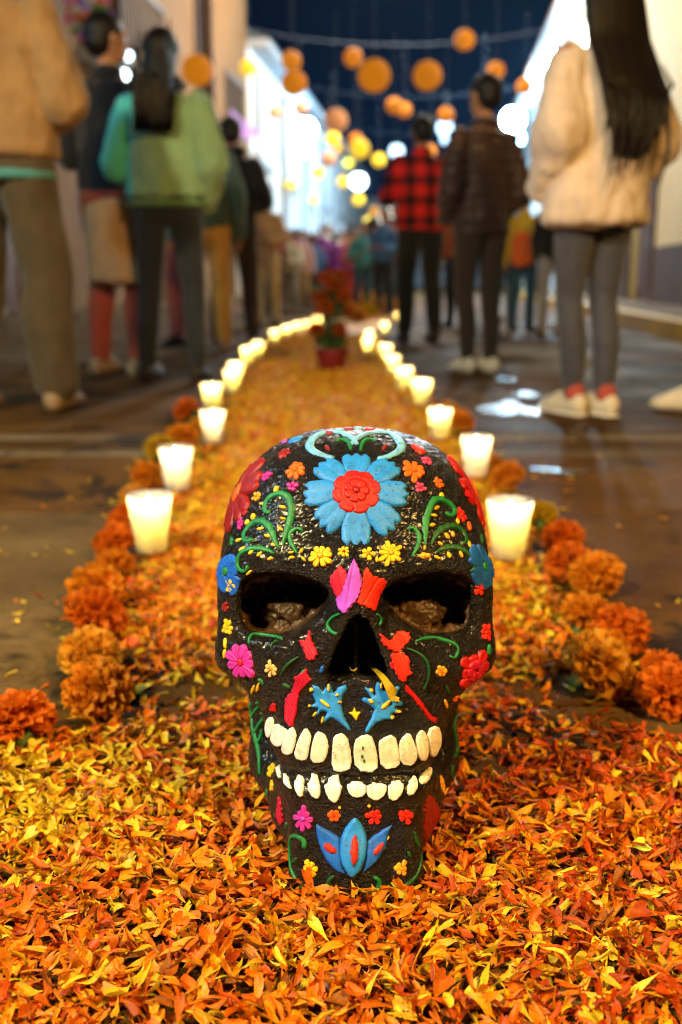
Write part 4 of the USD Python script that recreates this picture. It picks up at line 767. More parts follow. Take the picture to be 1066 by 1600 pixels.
for k, wm in enumerate((wax_m, wax_white_lit)):
    kp = klass(f'candle_class_{k}'); Hc, rb, rt, wt = .126, .031, .045, .096
    rad = lambda z: rb + (rt - rb) * z / Hc
    usdkit.mesh(stage, kp + '/glass', lathe([(0, 0), (rb - .002, 0), (rb, .002), (rt, Hc - .001), (rt - .0012, Hc), (rt - .0024, Hc - .001), (rad(.012) - .0024, .012), (0, .010)], 32), glass_m, smooth=40)
    usdkit.mesh(stage, kp + '/wax', lathe([(0, .0125), (rad(.0125) - .004, .0125), (rad(.113) - .0032, .113), (rad(.117) - .0038, .1165), (rad(.117) - .0055, .1155), (rad(wt) - .0075, wt + .006), (.022, wt + .001), (.010, wt - .001), (0, wt - .0012)], 32), wm, smooth=40)
    usdkit.mesh(stage, kp + '/wick', tube([(0, 0, wt - .004), (.0004, 0, wt + .004), (.0012, 0, wt + .009)], .0009, 6), wick_m, smooth=True)
    usdkit.mesh(stage, kp + '/flame', lathe([(0, wt + .002), (.0036, wt + .003), (.0056, wt + .006), (.0050, wt + .010), (.0026, wt + .014), (0, wt + .018)], 12), flame_m, smooth=True); CC.append(kp)
LC = [(233, 768, 0), (274, 692, 1), (332, 634, 1), (331, 596, 0), (368, 562, 0), (362, 573, 0), (386, 540, 0), (402, 531, 0), (428, 513, 0), (447, 507, 0), (463, 502, 0), (480, 499, 0), (497, 494, 0)]
RC = [(798, 776, 0), (745, 675, 1), (688, 630, 0), (659, 589, 0), (631, 570, 0), (614, 551, 0), (603, 536, 0), (576, 527, 0), (578, 514, 0), (601, 503, 0), (622, 487, 0), (629, 479, 0)]
ORD = ['nearest', 'second', 'third', 'fourth', 'fifth', 'sixth', 'seventh', 'eighth', 'ninth', 'tenth', 'eleventh', 'twelfth', 'thirteenth', 'fourteenth']
for side, L in (('left', LC), ('right', RC)):
    order = sorted(range(len(L)), key=lambda i: -L[i][1])
    for n, i in enumerate(order):
        px, py, k = L[i]; g = ground(px, py, .126); g[2] = .004
        copy(CC[k], 'candle', g, rz=i * 50, scale=1 - .03 * (i % 3), label=f'{"whitish" if k else "yellowish"} lit candle in a glass, {ORD[n]} from the front, {side} row', cat='candle', group=f'lit candles along the {side} edge of the petal carpet')

# ---------------------------------------------------------------- potted marigolds in the middle of the carpet
pg = ground(519, 580)
pot = xform('potted_marigold', pg, 0, label='potted orange marigolds in a red pot in the middle of the carpet', cat='potted plant')
obj('pot', lathe([(0, 0), (.062, 0), (.068, .01), (.088, .105), (.094, .105), (.094, .125), (.084, .125), (.080, .10), (0, .10)], 28), simple('red_pot', (.16, .008, .008), .5, var=.15), pot, smooth=40)
leafm = simple('marigold_leaf', (.045, .09, .02), .55, var=.3, scale=40)
stm = []; 
r_ = np.random.default_rng(5); tops = []
for k in range(13):
    a, rr = k * 2.4, .02 + .085 * math.sqrt((k + .5) / 13); zt = .26 + .24 * (1 - (k / 13)) + r_.uniform(-.03, .03) if k < 9 else .20 + .03 * k / 13
    tops.append((rr * math.cos(a), rr * math.sin(a), zt)); obj('stem', tube([(rr * .25 * math.cos(a), rr * .25 * math.sin(a), .09), (rr * .7 * math.cos(a), rr * .7 * math.sin(a), .09 + (zt - .09) * .6), tops[-1]], [.004, .003, .0025], 6), leafm, pot, smooth=True)
lv, lf = petal_shape(.06, .011, .6, .3, .1, .3, 1); LVs, LFs = [], []
for k in range(420):
    t = tops[r_.integers(0, 13)]; u = r_.uniform(.05, .92); c = np.array([t[0] * u, t[1] * u, .09 + (t[2] - .09) * u]) + r_.normal(0, .028, 3)
    M_ = rotm(np.array([r_.uniform(0, 6.28)]), np.array([r_.normal(0, .6)]), np.array([r_.normal(-.3, .5)]))[0]; LVs.append(lv * r_.uniform(.5, 1.1) @ M_.T + c); LFs.append(lf + k * len(lv))
obj('foliage', (np.vstack(LVs), np.vstack(LFs)), leafm, pot, smooth=True, kind='stuff')
bv, bf_ = bloom(3, 120, .045); pot_bloom = bloom_material('bloom_rust', (.62, .12, .006), (.35, .04, .003))
for k, t in enumerate(tops): obj('bloom', (bv * r_.uniform(.85, 1.2) + np.array(t), bf_), pot_bloom, pot, smooth=True)
# ---------------------------------------------------------------- houses along the street
def wall_mat(name, a, b, scale=1.2, rough=.8): 
    return material(name, {'geo': ('geometry', {}), 'n': ('noise_texture', {'scale': scale, 'detail': 6., 'roughness': .6}), 'n2': ('noise_texture', {'scale': 30., 'detail': 4.}), 'r': ('rgb_ramp', {'ramp': [(.3, a), (.7, b)]}),
        'b': ('bump', {'strength': .6, 'distance': .01}), 'p': ('principled_bsdf', {'roughness': rough, 'specular_ior_level': .25})},
        [('geo.position', 'n.vector'), ('geo.position', 'n2.vector'), ('n.fac', 'r.fac'), ('r.color', 'p.base_color'), ('n2.fac', 'b.height'), ('b.normal', 'p.normal')], surface='p.BSDF')
ochre = wall_mat('ochre_plaster', (.13, .060, .014), (.19, .095, .028)); cream = wall_mat('cream_plaster', (.66, .56, .32), (.76, .66, .42)); white_w = wall_mat('white_plaster', (.70, .72, .72), (.80, .81, .80))
brown_p = wall_mat('brown_dado_paint', (.055, .030, .020), (.10, .055, .035)); grey_w = wall_mat('grey_plaster', (.30, .31, .33), (.40, .41, .43)); timber = simple('door_timber', (.10, .035, .016), .5, var=.35, scale=8); stone_trim = wall_mat('stone_trim', (.30, .27, .22), (.42, .38, .32))
tiles = wall_mat('roof_clay', (.20, .07, .03), (.32, .12, .05), 6.); iron = simple('dark_iron', (.015, .015, .017), .45, metallic=.6); dark_glass = simple('dark_window_glass', (.015, .018, .022), .08, spec=.7, var=.05)
white_metal = simple('white_metal', (.6, .6, .6), .4)
shop_e = emitter('lit_interior', (.70, .88, 1.0), 2.6); shop_w = emitter('lit_interior_warm', (1.0, .80, .50), 1.1)
def bar(lat0, lat1, a0, a1, z0, z1): return strip(lat0, lat1, a0, a1, z0, z1)
def facade(parent, name, m, side, a0, a1, z0, z1, holes, t=.35, lat=3.0):
    """A wall along the street with openings (a0, a1, z0, z1); side +1 right, -1 left."""
    P = sg.box(a0, z0, a1, z1)
    for h in holes: P = P.difference(sg.box(h[0], h[2], h[1], h[3]))
    g = cat([trimesh.creation.extrude_polygon(q, t, engine='earcut') for q in (P.geoms if hasattr(P, 'geoms') else [P])])
    v = g.vertices.copy(); g.vertices = SR * (side * lat + side * v[:, 2:3]) + SA * v[:, :1] + np.array([0, 0, 1.0]) * v[:, 1:2]
    if side < 0: g.invert()
    g.fix_normals(); return obj(name, g, m, parent)
def window(parent, side, lat, a0, a1, z0, z1, pane, fm, bars=1):
    s = side; w = xform('window', (0, 0, 0), parent=parent); d0, d1 = sorted((s * (lat + .10), s * (lat + .16))); p0, p1 = sorted((s * (lat + .13), s * (lat + .145)))
    obj('frame', cat([bar(d0, d1, a0, a0 + .07, z0, z1), bar(d0, d1, a1 - .07, a1, z0, z1), bar(d0, d1, a0 + .07, a1 - .07, z0, z0 + .07), bar(d0, d1, a0 + .07, a1 - .07, z1 - .07, z1)] + [bar(d0, d1, a0 + (a1 - a0) * k / (bars + 1) - .025, a0 + (a1 - a0) * k / (bars + 1) + .025, z0 + .07, z1 - .07) for k in range(1, bars + 1)]), fm, w)
    obj('pane', bar(p0, p1, a0 + .07, a1 - .07, z0 + .07, z1 - .07), pane, w)
def surround(parent, side, lat, a0, a1, z0, z1, m, w=.16):
    d0, d1 = sorted((side * (lat - .05), side * (lat + .02)))
    obj('surround', cat([bar(d0, d1, a0 - w, a0, z0, z1), bar(d0, d1, a1, a1 + w, z0, z1), bar(d0, d1, a0 - w, a1 + w, z1, z1 + w)]), m, parent)
def door(parent, side, lat, a0, a1, z0, z1, m):
    d = xform('door', (0, 0, 0), parent=parent); q0, q1 = sorted((side * (lat + .12), side * (lat + .18))); r0, r1 = sorted((side * (lat + .10), side * (lat + .125)))
    obj('leaf', bar(q0, q1, a0, a1, z0, z1), m, d); mid_ = (a0 + a1) / 2
    for a, b in ((a0, mid_), (mid_, a1)):
        for z, y in ((z0 + .12, z0 + .85), (z0 + .97, z1 - .12)): obj('panel', bar(r0, r1, a + .1, b - .1, z, y), m, d)
# right: one long low house, cream with a brown dado, its far part given white plaster to paint in the floodlight wash
rh = xform('house', (0, 0, 0), label='long cream house with a brown dado along the right side of the street', cat='house')
holes = [(15.9, 17.7, .16, 2.5), (20.2, 21.4, 1.0, 3.0), (24.6, 26.0, .16, 2.6), (29.5, 30.8, 1.0, 3.0), (34.5, 36.0, .16, 2.6), (40., 41.4, 1.0, 3.0), (46., 47.5, .16, 2.6)]
facade(rh, 'wall', cream, 1, 7.0, 27.8, .16, 6.9, holes[:3], lat=3.1); facade(rh, 'wall', white_w, 1, 27.8, 56, .16, 6.9, holes[3:], lat=3.1)
ds = [7.0, 15.7, 17.9, 24.4, 26.2, 27.8, 34.3, 36.2, 45.8, 47.7, 56]
for a, b in zip(ds[::2], ds[1::2]): obj('dado', bar(3.07, 3.098, a, b, .16, .95), brown_p, rh)
for h in holes:
    if h[2] < .5: door(rh, 1, 3.1, *h, timber); surround(rh, 1, 3.1, *h, stone_trim if h[0] > 20 else brown_p)
    else: window(rh, 1, 3.1, *h, dark_glass, timber); surround(rh, 1, 3.1, *h, stone_trim)
obj('eaves', bar(2.55, 3.6, 7, 56, 6.903, 7.05), white_w, rh)
ev = sg.Polygon([(2.5, 7.053), (8.0, 9.2), (8.0, 7.053)])
g = trimesh.creation.extrude_polygon(ev, 49, engine='earcut'); v = g.vertices.copy(); g.vertices = SR * v[:, :1] + SA * (v[:, 2:3] + 7) + np.array([0, 0, 1.0]) * v[:, 1:2]; g.fix_normals(); obj('roof', g, tiles, rh)
for k in range(5): obj('rafter_end', bar(2.6, 3.08, 30 + k * 5, 30.15 + k * 5, 6.72, 6.90), white_w, rh)
# left: tall ochre house
lh = xform('house', (0, 0, 0), label='tall ochre plastered house on the left behind the onlookers', cat='house')
lhol = [(10.2, 11.5, .13, 2.6), (13.2, 14.6, 3.3, 5.6), (15.0, 16.4, .13, 2.7), (19.2, 20.3, 3.3, 6.2), (20.6, 22.2, .13, 2.8)]
facade(lh, 'wall', ochre, -1, 7.5, 24.0, .13, 8.2, lhol, lat=4.6)
obj('side_wall', bar(-12, -4.97, 23.65, 24.0, .13, 8.2), ochre, lh)
for h in lhol:
    if h[2] < .5: door(lh, -1, 4.6, *h, timber); surround(lh, -1, 4.6, *h, stone_trim)
    else: window(lh, -1, 4.6, *h, dark_glass, iron, 1); surround(lh, -1, 4.6, *h, brown_p, .12)
for a0, a1 in ((13.0, 14.8), (19.0, 20.5)):
    b = xform('balcony', (0, 0, 0), parent=lh); obj('slab', bar(-4.56, -4.0, a0 - .2, a1 + .2, 3.14, 3.28), stone_trim, b)
    obj('railing', cat([bar(-4.03, -4.0, a0 - .15, a1 + .15, 4.12, 4.16)] + [tube([st(-4.015, a, 3.28), st(-4.015, a, 4.12)], .012, 6) for a in np.arange(a0 - .12, a1 + .13, .14)]), iron, b)
obj('cornice', bar(-4.97, -4.3, 7.4, 24.1, 8.203, 8.5), stone_trim, lh)
# left: the farther white house with lit doorways
wh = xform('house', (0, 0, 0), label='farther white house on the left with brightly lit doorways', cat='house')
whol = [(25.2, 26.9, 1.0, 3.2), (29.6, 31.4, .13, 3.1), (34.0, 35.6, .9, 2.9), (38.5, 40.3, .13, 3.0), (44., 46., .13, 3.0)]
facade(wh, 'wall', white_w, -1, 24.05, 54, .13, 5.6, whol, lat=4.55)
for k, h in enumerate(whol):
    if h[2] > .5: window(wh, -1, 4.55, *h, shop_e, white_metal, 1)
    else:
        d = xform('doorway', (0, 0, 0), parent=wh); obj('frame', cat([bar(-4.72, -4.6, h[0], h[0] + .1, h[2], h[3]), bar(-4.72, -4.6, h[1] - .1, h[1], h[2], h[3]), bar(-4.72, -4.6, h[0] + .1, h[1] - .1, h[3] - .1, h[3])]), white_metal, d)
        obj('lit_room', bar(-4.92, -4.9, h[0] + .1, h[1] - .1, h[2], h[3] - .1), shop_e if k < 3 else shop_w, d)
    surround(wh, -1, 4.55, *h, grey_w)
for a in (24.4, 28.4, 32.6, 37., 42.): obj('pilaster', bar(-4.548, -4.38, a, a + .55, .13, 5.3), grey_w, wh)
obj('eaves', bar(-5.0, -4.1, 24.05, 54, 5.603, 5.78), grey_w, wh)
g = trimesh.creation.extrude_polygon(sg.Polygon([(-4.05, 5.783), (-9, 7.8), (-9, 5.783)]), 30, engine='earcut'); v = g.vertices.copy(); g.vertices = SR * v[:, :1] + SA * (v[:, 2:3] + 24.05) + np.array([0, 0, 1.0]) * v[:, 1:2]; g.fix_normals(); obj('roof', g, simple('slate_roof', (.06, .07, .08), .7), wh)
# the house that closes the street
eh = xform('house', (0, 0, 0), label='pale house closing the far end of the street', cat='house')
obj('wall', bar(-9, 6, 60, 60.4, 0, 4.8), grey_w, eh); obj('eaves', bar(-9.2, 6.2, 59.7, 60.6, 4.803, 5.0), stone_trim, eh)
for k in range(4):
    w = xform('window', (0, 0, 0), parent=eh); l0 = -6.5 + k * 3; obj('frame', bar(l0, l0 + 1.2, 59.93, 59.997, 1.0, 2.8), timber, w); obj('pane', bar(l0 + .1, l0 + 1.1, 59.9, 59.928, 1.1, 2.7), shop_w if k % 2 else dark_glass, w)

# ---------------------------------------------------------------- lamps that the photograph shows, those whose light it shows, and one added for the crowd
FW = (.20, .60, 1.0)
bulb_e = {}
def bulb_lamp(px, py, y, r, rad, col, label, hang=.5, name='hanging_lamp'):
    p = at_depth(px, py, y); f = xform(name, p, label=label, cat='lamp'); key = tuple(col) + (rad,)
    if key not in bulb_e: bulb_e[key] = emitter(f'bulb_{len(bulb_e)}', col, rad)
    obj('bulb', trimesh.creation.icosphere(2, r), bulb_e[key], f, smooth=True); obj('cap', lathe([(0, r * 1.25), (r * .45, r * 1.25), (r * .55, r * .80), (0, r * .78)], 12), iron, f, smooth=40); obj('cord', tube([(0, 0, r * 1.2), (0, 0, hang)], .012, 5), iron, f)
CW = (.72, .90, 1.0)
bulb_lamp(476, 203, 30.5, .34, 190, FW, 'dazzling white lamp on the farther left house', .6)
bulb_lamp(470, 232, 30.0, .24, 60, FW, 'smaller white lamp just below the dazzling left one', .6)
bulb_lamp(802, 186, 35.0, .36, 600, (.50, .78, 1.0), 'dazzling white lamp under the far right eaves', .6)
bulb_lamp(806, 216, 38.0, .30, 60, FW, 'smaller white lamp just below the dazzling right one', .6)
bulb_lamp(868, 96, 24.5, .26, 900, (.62, .84, 1.0), 'bright white lamp on the white wall beside the long black hair', .5)
for a in [(560, 283, 38, .30, 9, CW, 'round white street lamp in the middle distance, left of the plaid shirt', 1.6), (695, 199, 30, .22, 4, (.45, .75, 1.0), 'bluish lamp above the puffer jacket, upper of two', 1.0), (697, 216, 34, .18, 3, (.45, .75, 1.0), 'bluish lamp above the puffer jacket, lower of two', 1.3),
          (620, 236, 40, .26, 4, (.55, .82, 1.0), 'bluish white lamp left of the plaid shirt head', 1.3), (624, 256, 44, .24, 2.5, (.75, .9, .95), 'pale lamp just left of the plaid shirt shoulder', 1.2), (200, 87, 13.2, .055, 7, CW, 'small white wall lamp left of the green jacket, upper', .2), (193, 117, 13.2, .07, 9, CW, 'small white wall lamp left of the green jacket, lower', .2),
          (206, 129, 13.4, .075, 9, CW, 'white wall lamp beside the green jacket shoulder', .2), (346, 209, 17, .08, 6, CW, 'small white lamp above the hooded dark figure', .3), (396, 224, 25, .30, 4, CW, 'pale lamp left of the bright floodlight', .8), (606, 338, 30, .28, 1.6, (.95, .9, .75), 'cream lamp left of the plaid shirt elbow', 1.), (545, 388, 30, .16, 2.0, CW, 'pale lamp low above the crowd', 1.2), (443, 383, 26, .16, 2.5, CW, 'pale lamp low in front of the lit doorways', 1.2)]:
    bulb_lamp(*a[:7], hang=a[7])
# street lamps behind and beside the camera: their light falls on the skull, the petals and the backs of the onlookers
for n_, pos, r, rad, c in LAMPS:
    s_ = 1 if pos[0] > 0 else -1; f = xform('street_lamp', (pos[0], pos[1], 0), label=(('cool white street lamp on a post left of the skull' if pos[1] < 2 else 'cool blue street lamp on a post left of the beige sweatshirt') if n_ == 'cool' else f'warm street lamp on a post behind the {"right" if s_ > 0 else "left"} of the path'), cat='street lamp')
    obj('post', lathe([(0, 0), (.11, 0), (.11, .06), (.05, .12), (.04, pos[2] + .1), (0, pos[2] + .1)], 16), iron, f, smooth=40) if False else obj('post', tube([(s_ * .55, 0, 0), (s_ * .55, 0, pos[2] + .42)], [.06, .045], 12), iron, f, smooth=40)
    obj('arm', tube([(s_ * .55, 0, pos[2] + .38), (s_ * .3, 0, pos[2] + .44), (0, 0, pos[2] + .36)], .025, 8), iron, f, smooth=True)
    obj('shade', lathe([(0, pos[2] + .36), (.06, pos[2] + .36), (.26, pos[2] + .17), (.27, pos[2] + .15), (.25, pos[2] + .16), (.05, pos[2] + .34), (0, pos[2] + .34)], 24), iron, f, smooth=40)
    sphere_light(f + '/bulb', (0, 0, pos[2]), r, rad, c)

for kind_, (la, al, z), r, rad, c, lab in WALL_LAMPS:
    P0 = st(la, al, z); f = xform('wall_lamp' if kind_ == 'wall' else 'cable_lamp', P0, label=lab, cat='lamp'); d = SR * (.62 if la > 0 else -.62)
    if kind_ == 'wall': obj('bracket', tube([d, d * .5 + [0, 0, .35], (0, 0, r * 1.6)], .02, 8), iron, f, smooth=True)
    else: obj('cable', tube([SR * -3.9 + [0, 0, .9], (0, 0, r * 1.7), SR * 3.6 + [0, 0, .9]], .012, 6), iron, f)
    obj('shade', lathe([(0, r * 1.9), (.06, r * 1.9), (r * 1.8, r * 1.05), (r * 1.75, r * 1.03), (.05, r * 1.8), (0, r * 1.8)], 20), iron, f, smooth=40); sphere_light(f + '/bulb', (0, 0, 0), r, rad, c)
# ---------------------------------------------------------------- lanterns, cords and paper flowers
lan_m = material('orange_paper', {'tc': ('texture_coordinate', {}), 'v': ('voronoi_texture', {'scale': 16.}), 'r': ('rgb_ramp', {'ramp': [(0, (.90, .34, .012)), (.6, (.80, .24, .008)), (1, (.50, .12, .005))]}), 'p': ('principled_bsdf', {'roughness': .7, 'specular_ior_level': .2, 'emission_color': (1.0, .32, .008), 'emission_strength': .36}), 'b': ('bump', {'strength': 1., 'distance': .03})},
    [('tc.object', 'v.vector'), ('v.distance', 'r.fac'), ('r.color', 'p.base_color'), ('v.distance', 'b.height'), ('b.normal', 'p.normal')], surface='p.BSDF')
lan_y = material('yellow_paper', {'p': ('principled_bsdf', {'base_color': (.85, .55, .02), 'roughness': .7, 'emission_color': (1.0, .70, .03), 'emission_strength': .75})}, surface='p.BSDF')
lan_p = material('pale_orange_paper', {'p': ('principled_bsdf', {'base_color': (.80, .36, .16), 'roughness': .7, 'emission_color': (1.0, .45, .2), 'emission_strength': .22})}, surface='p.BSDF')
def pompom(seed):
    r = np.random.default_rng(seed); ic = trimesh.creation.icosphere(4, 1.0); v = ic.vertices; a = np.arctan2(v[:, 1], v[:, 0])
    k = 1 + .05 * np.abs(np.sin(a * 7 + 2 * np.sin(v[:, 2] * 5))) * np.sqrt(1 - v[:, 2]**2) + .05 * (meshkit.fbm(v * 5 + seed, 3, seed) - .5); ic.vertices = v * k[:, None]; return ic
cord_m = simple('pale_cord', (.16, .20, .26), .8); LK = {}
for nm, m_ in (('o', lan_m), ('y', lan_y), ('p', lan_p)):
    kp = klass('lantern_class_' + nm); usdkit.mesh(stage, kp + '/globe', pompom(ord(nm)), m_, smooth=True); usdkit.mesh(stage, kp + '/cord', tube([(0, 0, .98), (0, 0, 9.)], .012, 5), cord_m); usdkit.mesh(stage, kp + '/rim', lathe([(0, 1.06), (.2, 1.05), (.22, .98), (0, .97)], 12), iron, smooth=40); LK[nm] = kp
LT = [(585, 118, 26, 'o', 'largest orange globe lantern left of centre sky'), (668, 118, 23, 'o', 'large orange globe lantern right of centre sky'), (726, 62, 16, 'o', 'highest orange globe lantern in the night sky'), (552, 90, 15, 'o', 'orange globe lantern up and left of the largest one'), (455, 95, 16, 'o', 'upper of two touching orange lanterns at the left'),
      (459, 130, 21, 'o', 'lower of two touching orange lanterns at the left'), (388, 105, 13, 'y', 'yellow lantern against the ochre house corner'), (775, 110, 14, 'o', 'orange lantern between the puffer head and the bright wall'), (820, 135, 13, 'o', 'orange lantern against the bright white wall'), (525, 188, 19, 'p', 'faded orange lantern right of the bright floodlight'),
      (520, 217, 12, 'y', 'bright yellow lantern right of the bright floodlight'), (562, 232, 16, 'y', 'larger of two overlapping yellow lanterns'), (556, 219, 12, 'o', 'orange lantern partly behind the larger yellow one'), (592, 250, 11, 'y', 'yellow lantern left of the plaid shirt head'), (616, 165, 13, 'o', 'left of two joined small orange lanterns'),
      (632, 172, 12, 'o', 'right of two joined small orange lanterns'), (411, 250, 9, 'p', 'small faded lantern left, lower of two'), (412, 206, 9, 'p', 'small faded lantern left, upper of two'), (497, 270, 10, 'y', 'pale yellow lantern under the faded orange one'), (455, 288, 9, 'y', 'small yellow lantern above the lit doorway'), (396, 157, 9, 'y', 'small yellow lantern on the house corner, lower'),
      (536, 284, 10, 'y', 'small yellow lantern beside the round street lamp'), (697, 180, 13, 'o', 'orange lantern just left of the puffer head'), (672, 236, 11, 'o', 'orange lantern just right of the plaid shirt head'), (514, 249, 12, 'p', 'faded lantern below the bright yellow one'), (308, 110, 25, 'o', 'big orange lantern beside the green jacket head'), (335, 190, 9, 'y', 'small yellow lantern above the hooded figure'), (470, 168, 12, 'p', 'faded lantern above the bright floodlight'), (405, 364, 11, 'p', 'faded lantern low at the left')]
LT[-1:-1] = [(560, 312, 10, 'y', 'small yellow lantern under the round street lamp'), (576, 346, 9, 'y', 'small yellow lantern low above the crowd, left of the plaid shirt'), (585, 330, 8, 'o', 'small orange lantern low above the crowd, left of the plaid shirt'), (530, 232, 8, 'o', 'tiny orange lantern right of the bright yellow one'), (545, 255, 8, 'y', 'tiny yellow lantern below the larger yellow pair'),
    (490, 312, 8, 'y', 'tiny yellow lantern right of the lit doorway'), (430, 175, 11, 'p', 'faded lantern on the left house front'), (757, 142, 10, 'o', 'small orange lantern just right of the puffer head')]
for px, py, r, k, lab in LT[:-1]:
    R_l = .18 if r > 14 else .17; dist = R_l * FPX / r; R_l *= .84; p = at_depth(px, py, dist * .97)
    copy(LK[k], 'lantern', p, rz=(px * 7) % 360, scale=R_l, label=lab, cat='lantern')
cables = [(13.5, 5.2, 'cable across the street over the nearest lanterns'), (17.5, 5.5, 'second cable across the street'), (22., 5.6, 'third cable across the street'), (28., 5.6, 'fourth cable across the street'), (35., 5.6, 'farthest cable across the street')]
for a, z, lab in cables:
    u = np.linspace(0, 1, 30); P3 = SR * (-4.5 + 7.55 * u)[:, None] + SA * a + np.array([0, 0, 1.0]) * (z - .9 * 4 * u * (1 - u) * .5)[:, None]; obj('cable', tube(P3, .004, 5), cord_m, smooth=True, label=lab, cat='cable')
# paper flowers on the ochre house, purple bunting farther on
fl = xform('flower_wreath', (0, 0, 0), label='wreath of purple, pink and white paper flowers on the ochre house', cat='wreath')
pf = [simple('paper_' + n, c, .7) for n, c in dict(purple=(.30, .12, .80), pink=(.80, .30, .50), white=(.75, .75, .72), coral=(.75, .22, .08), leaf=(.12, .28, .08)).items()]; fb, ff_ = bloom(21, 70, .1)
for k in range(44):
    c = at_depth(132 + 40 * math.sqrt(r_.random()) * math.cos(k * 2.4), 14 + 46 * math.sqrt(r_.random()) * math.sin(k * 2.4), 11.6 + r_.uniform(-.1, .1)); obj('blossom', (fb * r_.uniform(.6, 1.0) + c, ff_), pf[k % 4 if k % 7 else 4], fl, smooth=True)
bn = simple('purple_paper', (.35, .10, .50), .7)
bunt = xform('bunting', (0, 0, 0), label='string of purple paper flags slanting off the ochre house', cat='bunting'); P3 = np.array([at_depth(360, 168, 18.0), at_depth(385, 192, 20.0), at_depth(412, 208, 22.)]); cs = CubicSpline([0, .5, 1], P3)
obj('string', tube(cs(np.linspace(0, 1, 20)), .006, 5), cord_m, bunt)
for u in np.linspace(.02, .95, 9):
    a, b = cs(u), cs(min(1, u + .07)); v = np.array([a, b, b - [0, 0, .34], (a + b) / 2 - [0, 0, .26], a - [0, 0, .34]]); n_ = np.cross(b - a, [0, 0, 1]); n_ /= np.linalg.norm(n_) * 300
    obj('flag', (np.vstack([v, v + n_]), np.array([(0, 3, 1), (1, 3, 2), (0, 4, 3), (5, 6, 8), (6, 7, 8), (5, 8, 9)])), bn, bunt)

# ---------------------------------------------------------------- thin haze, added in place of lens bloom round the lamps
hz = material('added_glow_haze', {'v': ('principled_volume', {'color': (.30, .62, 1.0), 'density': HAZE, 'anisotropy': .55})}, volume='v.volume')
obj('haze', box((0, 44, 4.6), (120, 110, 11.3)), hz, kind='stuff', label='thin haze added to the street so the lamps bloom', cat='haze')
# ---------------------------------------------------------------- people (built facing +y, away from the camera, 1.72 m tall)
MF = m3.Manifold
def sph(c, r, n=14):
    r = (r, r, r) if np.ndim(r) == 0 else r; return MF.sphere(1, n).scale([float(x) for x in r]).translate([float(x) for x in c])
def hulls(pr, n=14):
    s = [sph(c, r, n) for c, r in pr]; return [MF.batch_hull([a, b]) for a, b in zip(s, s[1:])] if len(s) > 1 else s
def meld(parts, ref=.022, it=8, cut=None):
    m = MF.batch_boolean(parts, m3.OpType.Add)
    if cut is not None: m = m - cut
    m = m.refine_to_length(ref); k = m.to_mesh(); t = trimesh.Trimesh(k.vert_properties[:, :3], k.tri_verts, process=True)
    if it: trimesh.smoothing.filter_taubin(t, iterations=it)
    return t
A_ = lambda *x: np.array(x, float)
ARMS = {'pocket': (A_(.245, -.05, 1.10), A_(.185, .10, .93), A_(.15, .16, .90)), 'down': (A_(.235, -.02, 1.11), A_(.25, .05, .86), A_(.25, .07, .80)), 'phone': (A_(.25, .08, 1.13), A_(.13, .30, 1.28), A_(.10, .34, 1.36)),
        'hold': (A_(.25, .00, 1.10), A_(.13, .22, 1.08), A_(.08, .27, 1.10)), 'back': (A_(.26, -.08, 1.12), A_(.16, .02, .92), A_(.12, .06, .90))}
def hand(w, tip, s):
    d = tip - w; d /= np.linalg.norm(d); side = np.cross(d, [0, 0, 1.0]) if abs(d[2]) < .9 else A_(0, 1, 0); side /= np.linalg.norm(side); nrm_ = np.cross(side, d); H_ = []
    pal = w + d * .085
    H_ += [MF.batch_hull([sph(w, .025, 10), sph(pal + side * .030, .013, 10), sph(pal - side * .030, .013, 10)])]
    for k, (o, L) in enumerate(zip((-.030, -.010, .010, .029), (.062, .072, .068, .052))):
        b = pal + side * o; m_ = b + d * L * .5 + nrm_ * .006; e = b + d * L * .85 + nrm_ * .022; H_ += hulls([(b, .0092), (m_, .0084), (e, .007)], 8)
    tb = w + d * .03 + side * .026 * s; H_ += hulls([(tb, .012), (tb + d * .03 + side * .022 * s, .0095), (tb + d * .058 + side * .024 * s + nrm_ * .008, .0078)], 8); return H_
SPREAD = .0
def skeleton(arm_l, arm_r, stance, step, bulk=1.0):
    J = dict(hipl=A_(-.088, 0, .90), hipr=A_(.088, 0, .90), kneel=A_(-.09 - stance * .5, .03 + step * .5, .49), kneer=A_(.09 + stance * .5, .03 - step * .5, .49), ankl=A_(-.085 - stance, -.015 + step, .085), ankr=A_(.085 + stance, -.015 - step, .085),
             shl=A_(-.168 * min(bulk, 1.06), 0, 1.385), shr=A_(.168 * min(bulk, 1.06), 0, 1.385))
    for s, a, k in ((-1, arm_l, 'l'), (1, arm_r, 'r')):
        e, w, t = (x * [s, 1, 1] for x in ARMS[a]); J['el' + k], J['wr' + k], J['ti' + k] = e, w, t
    return J
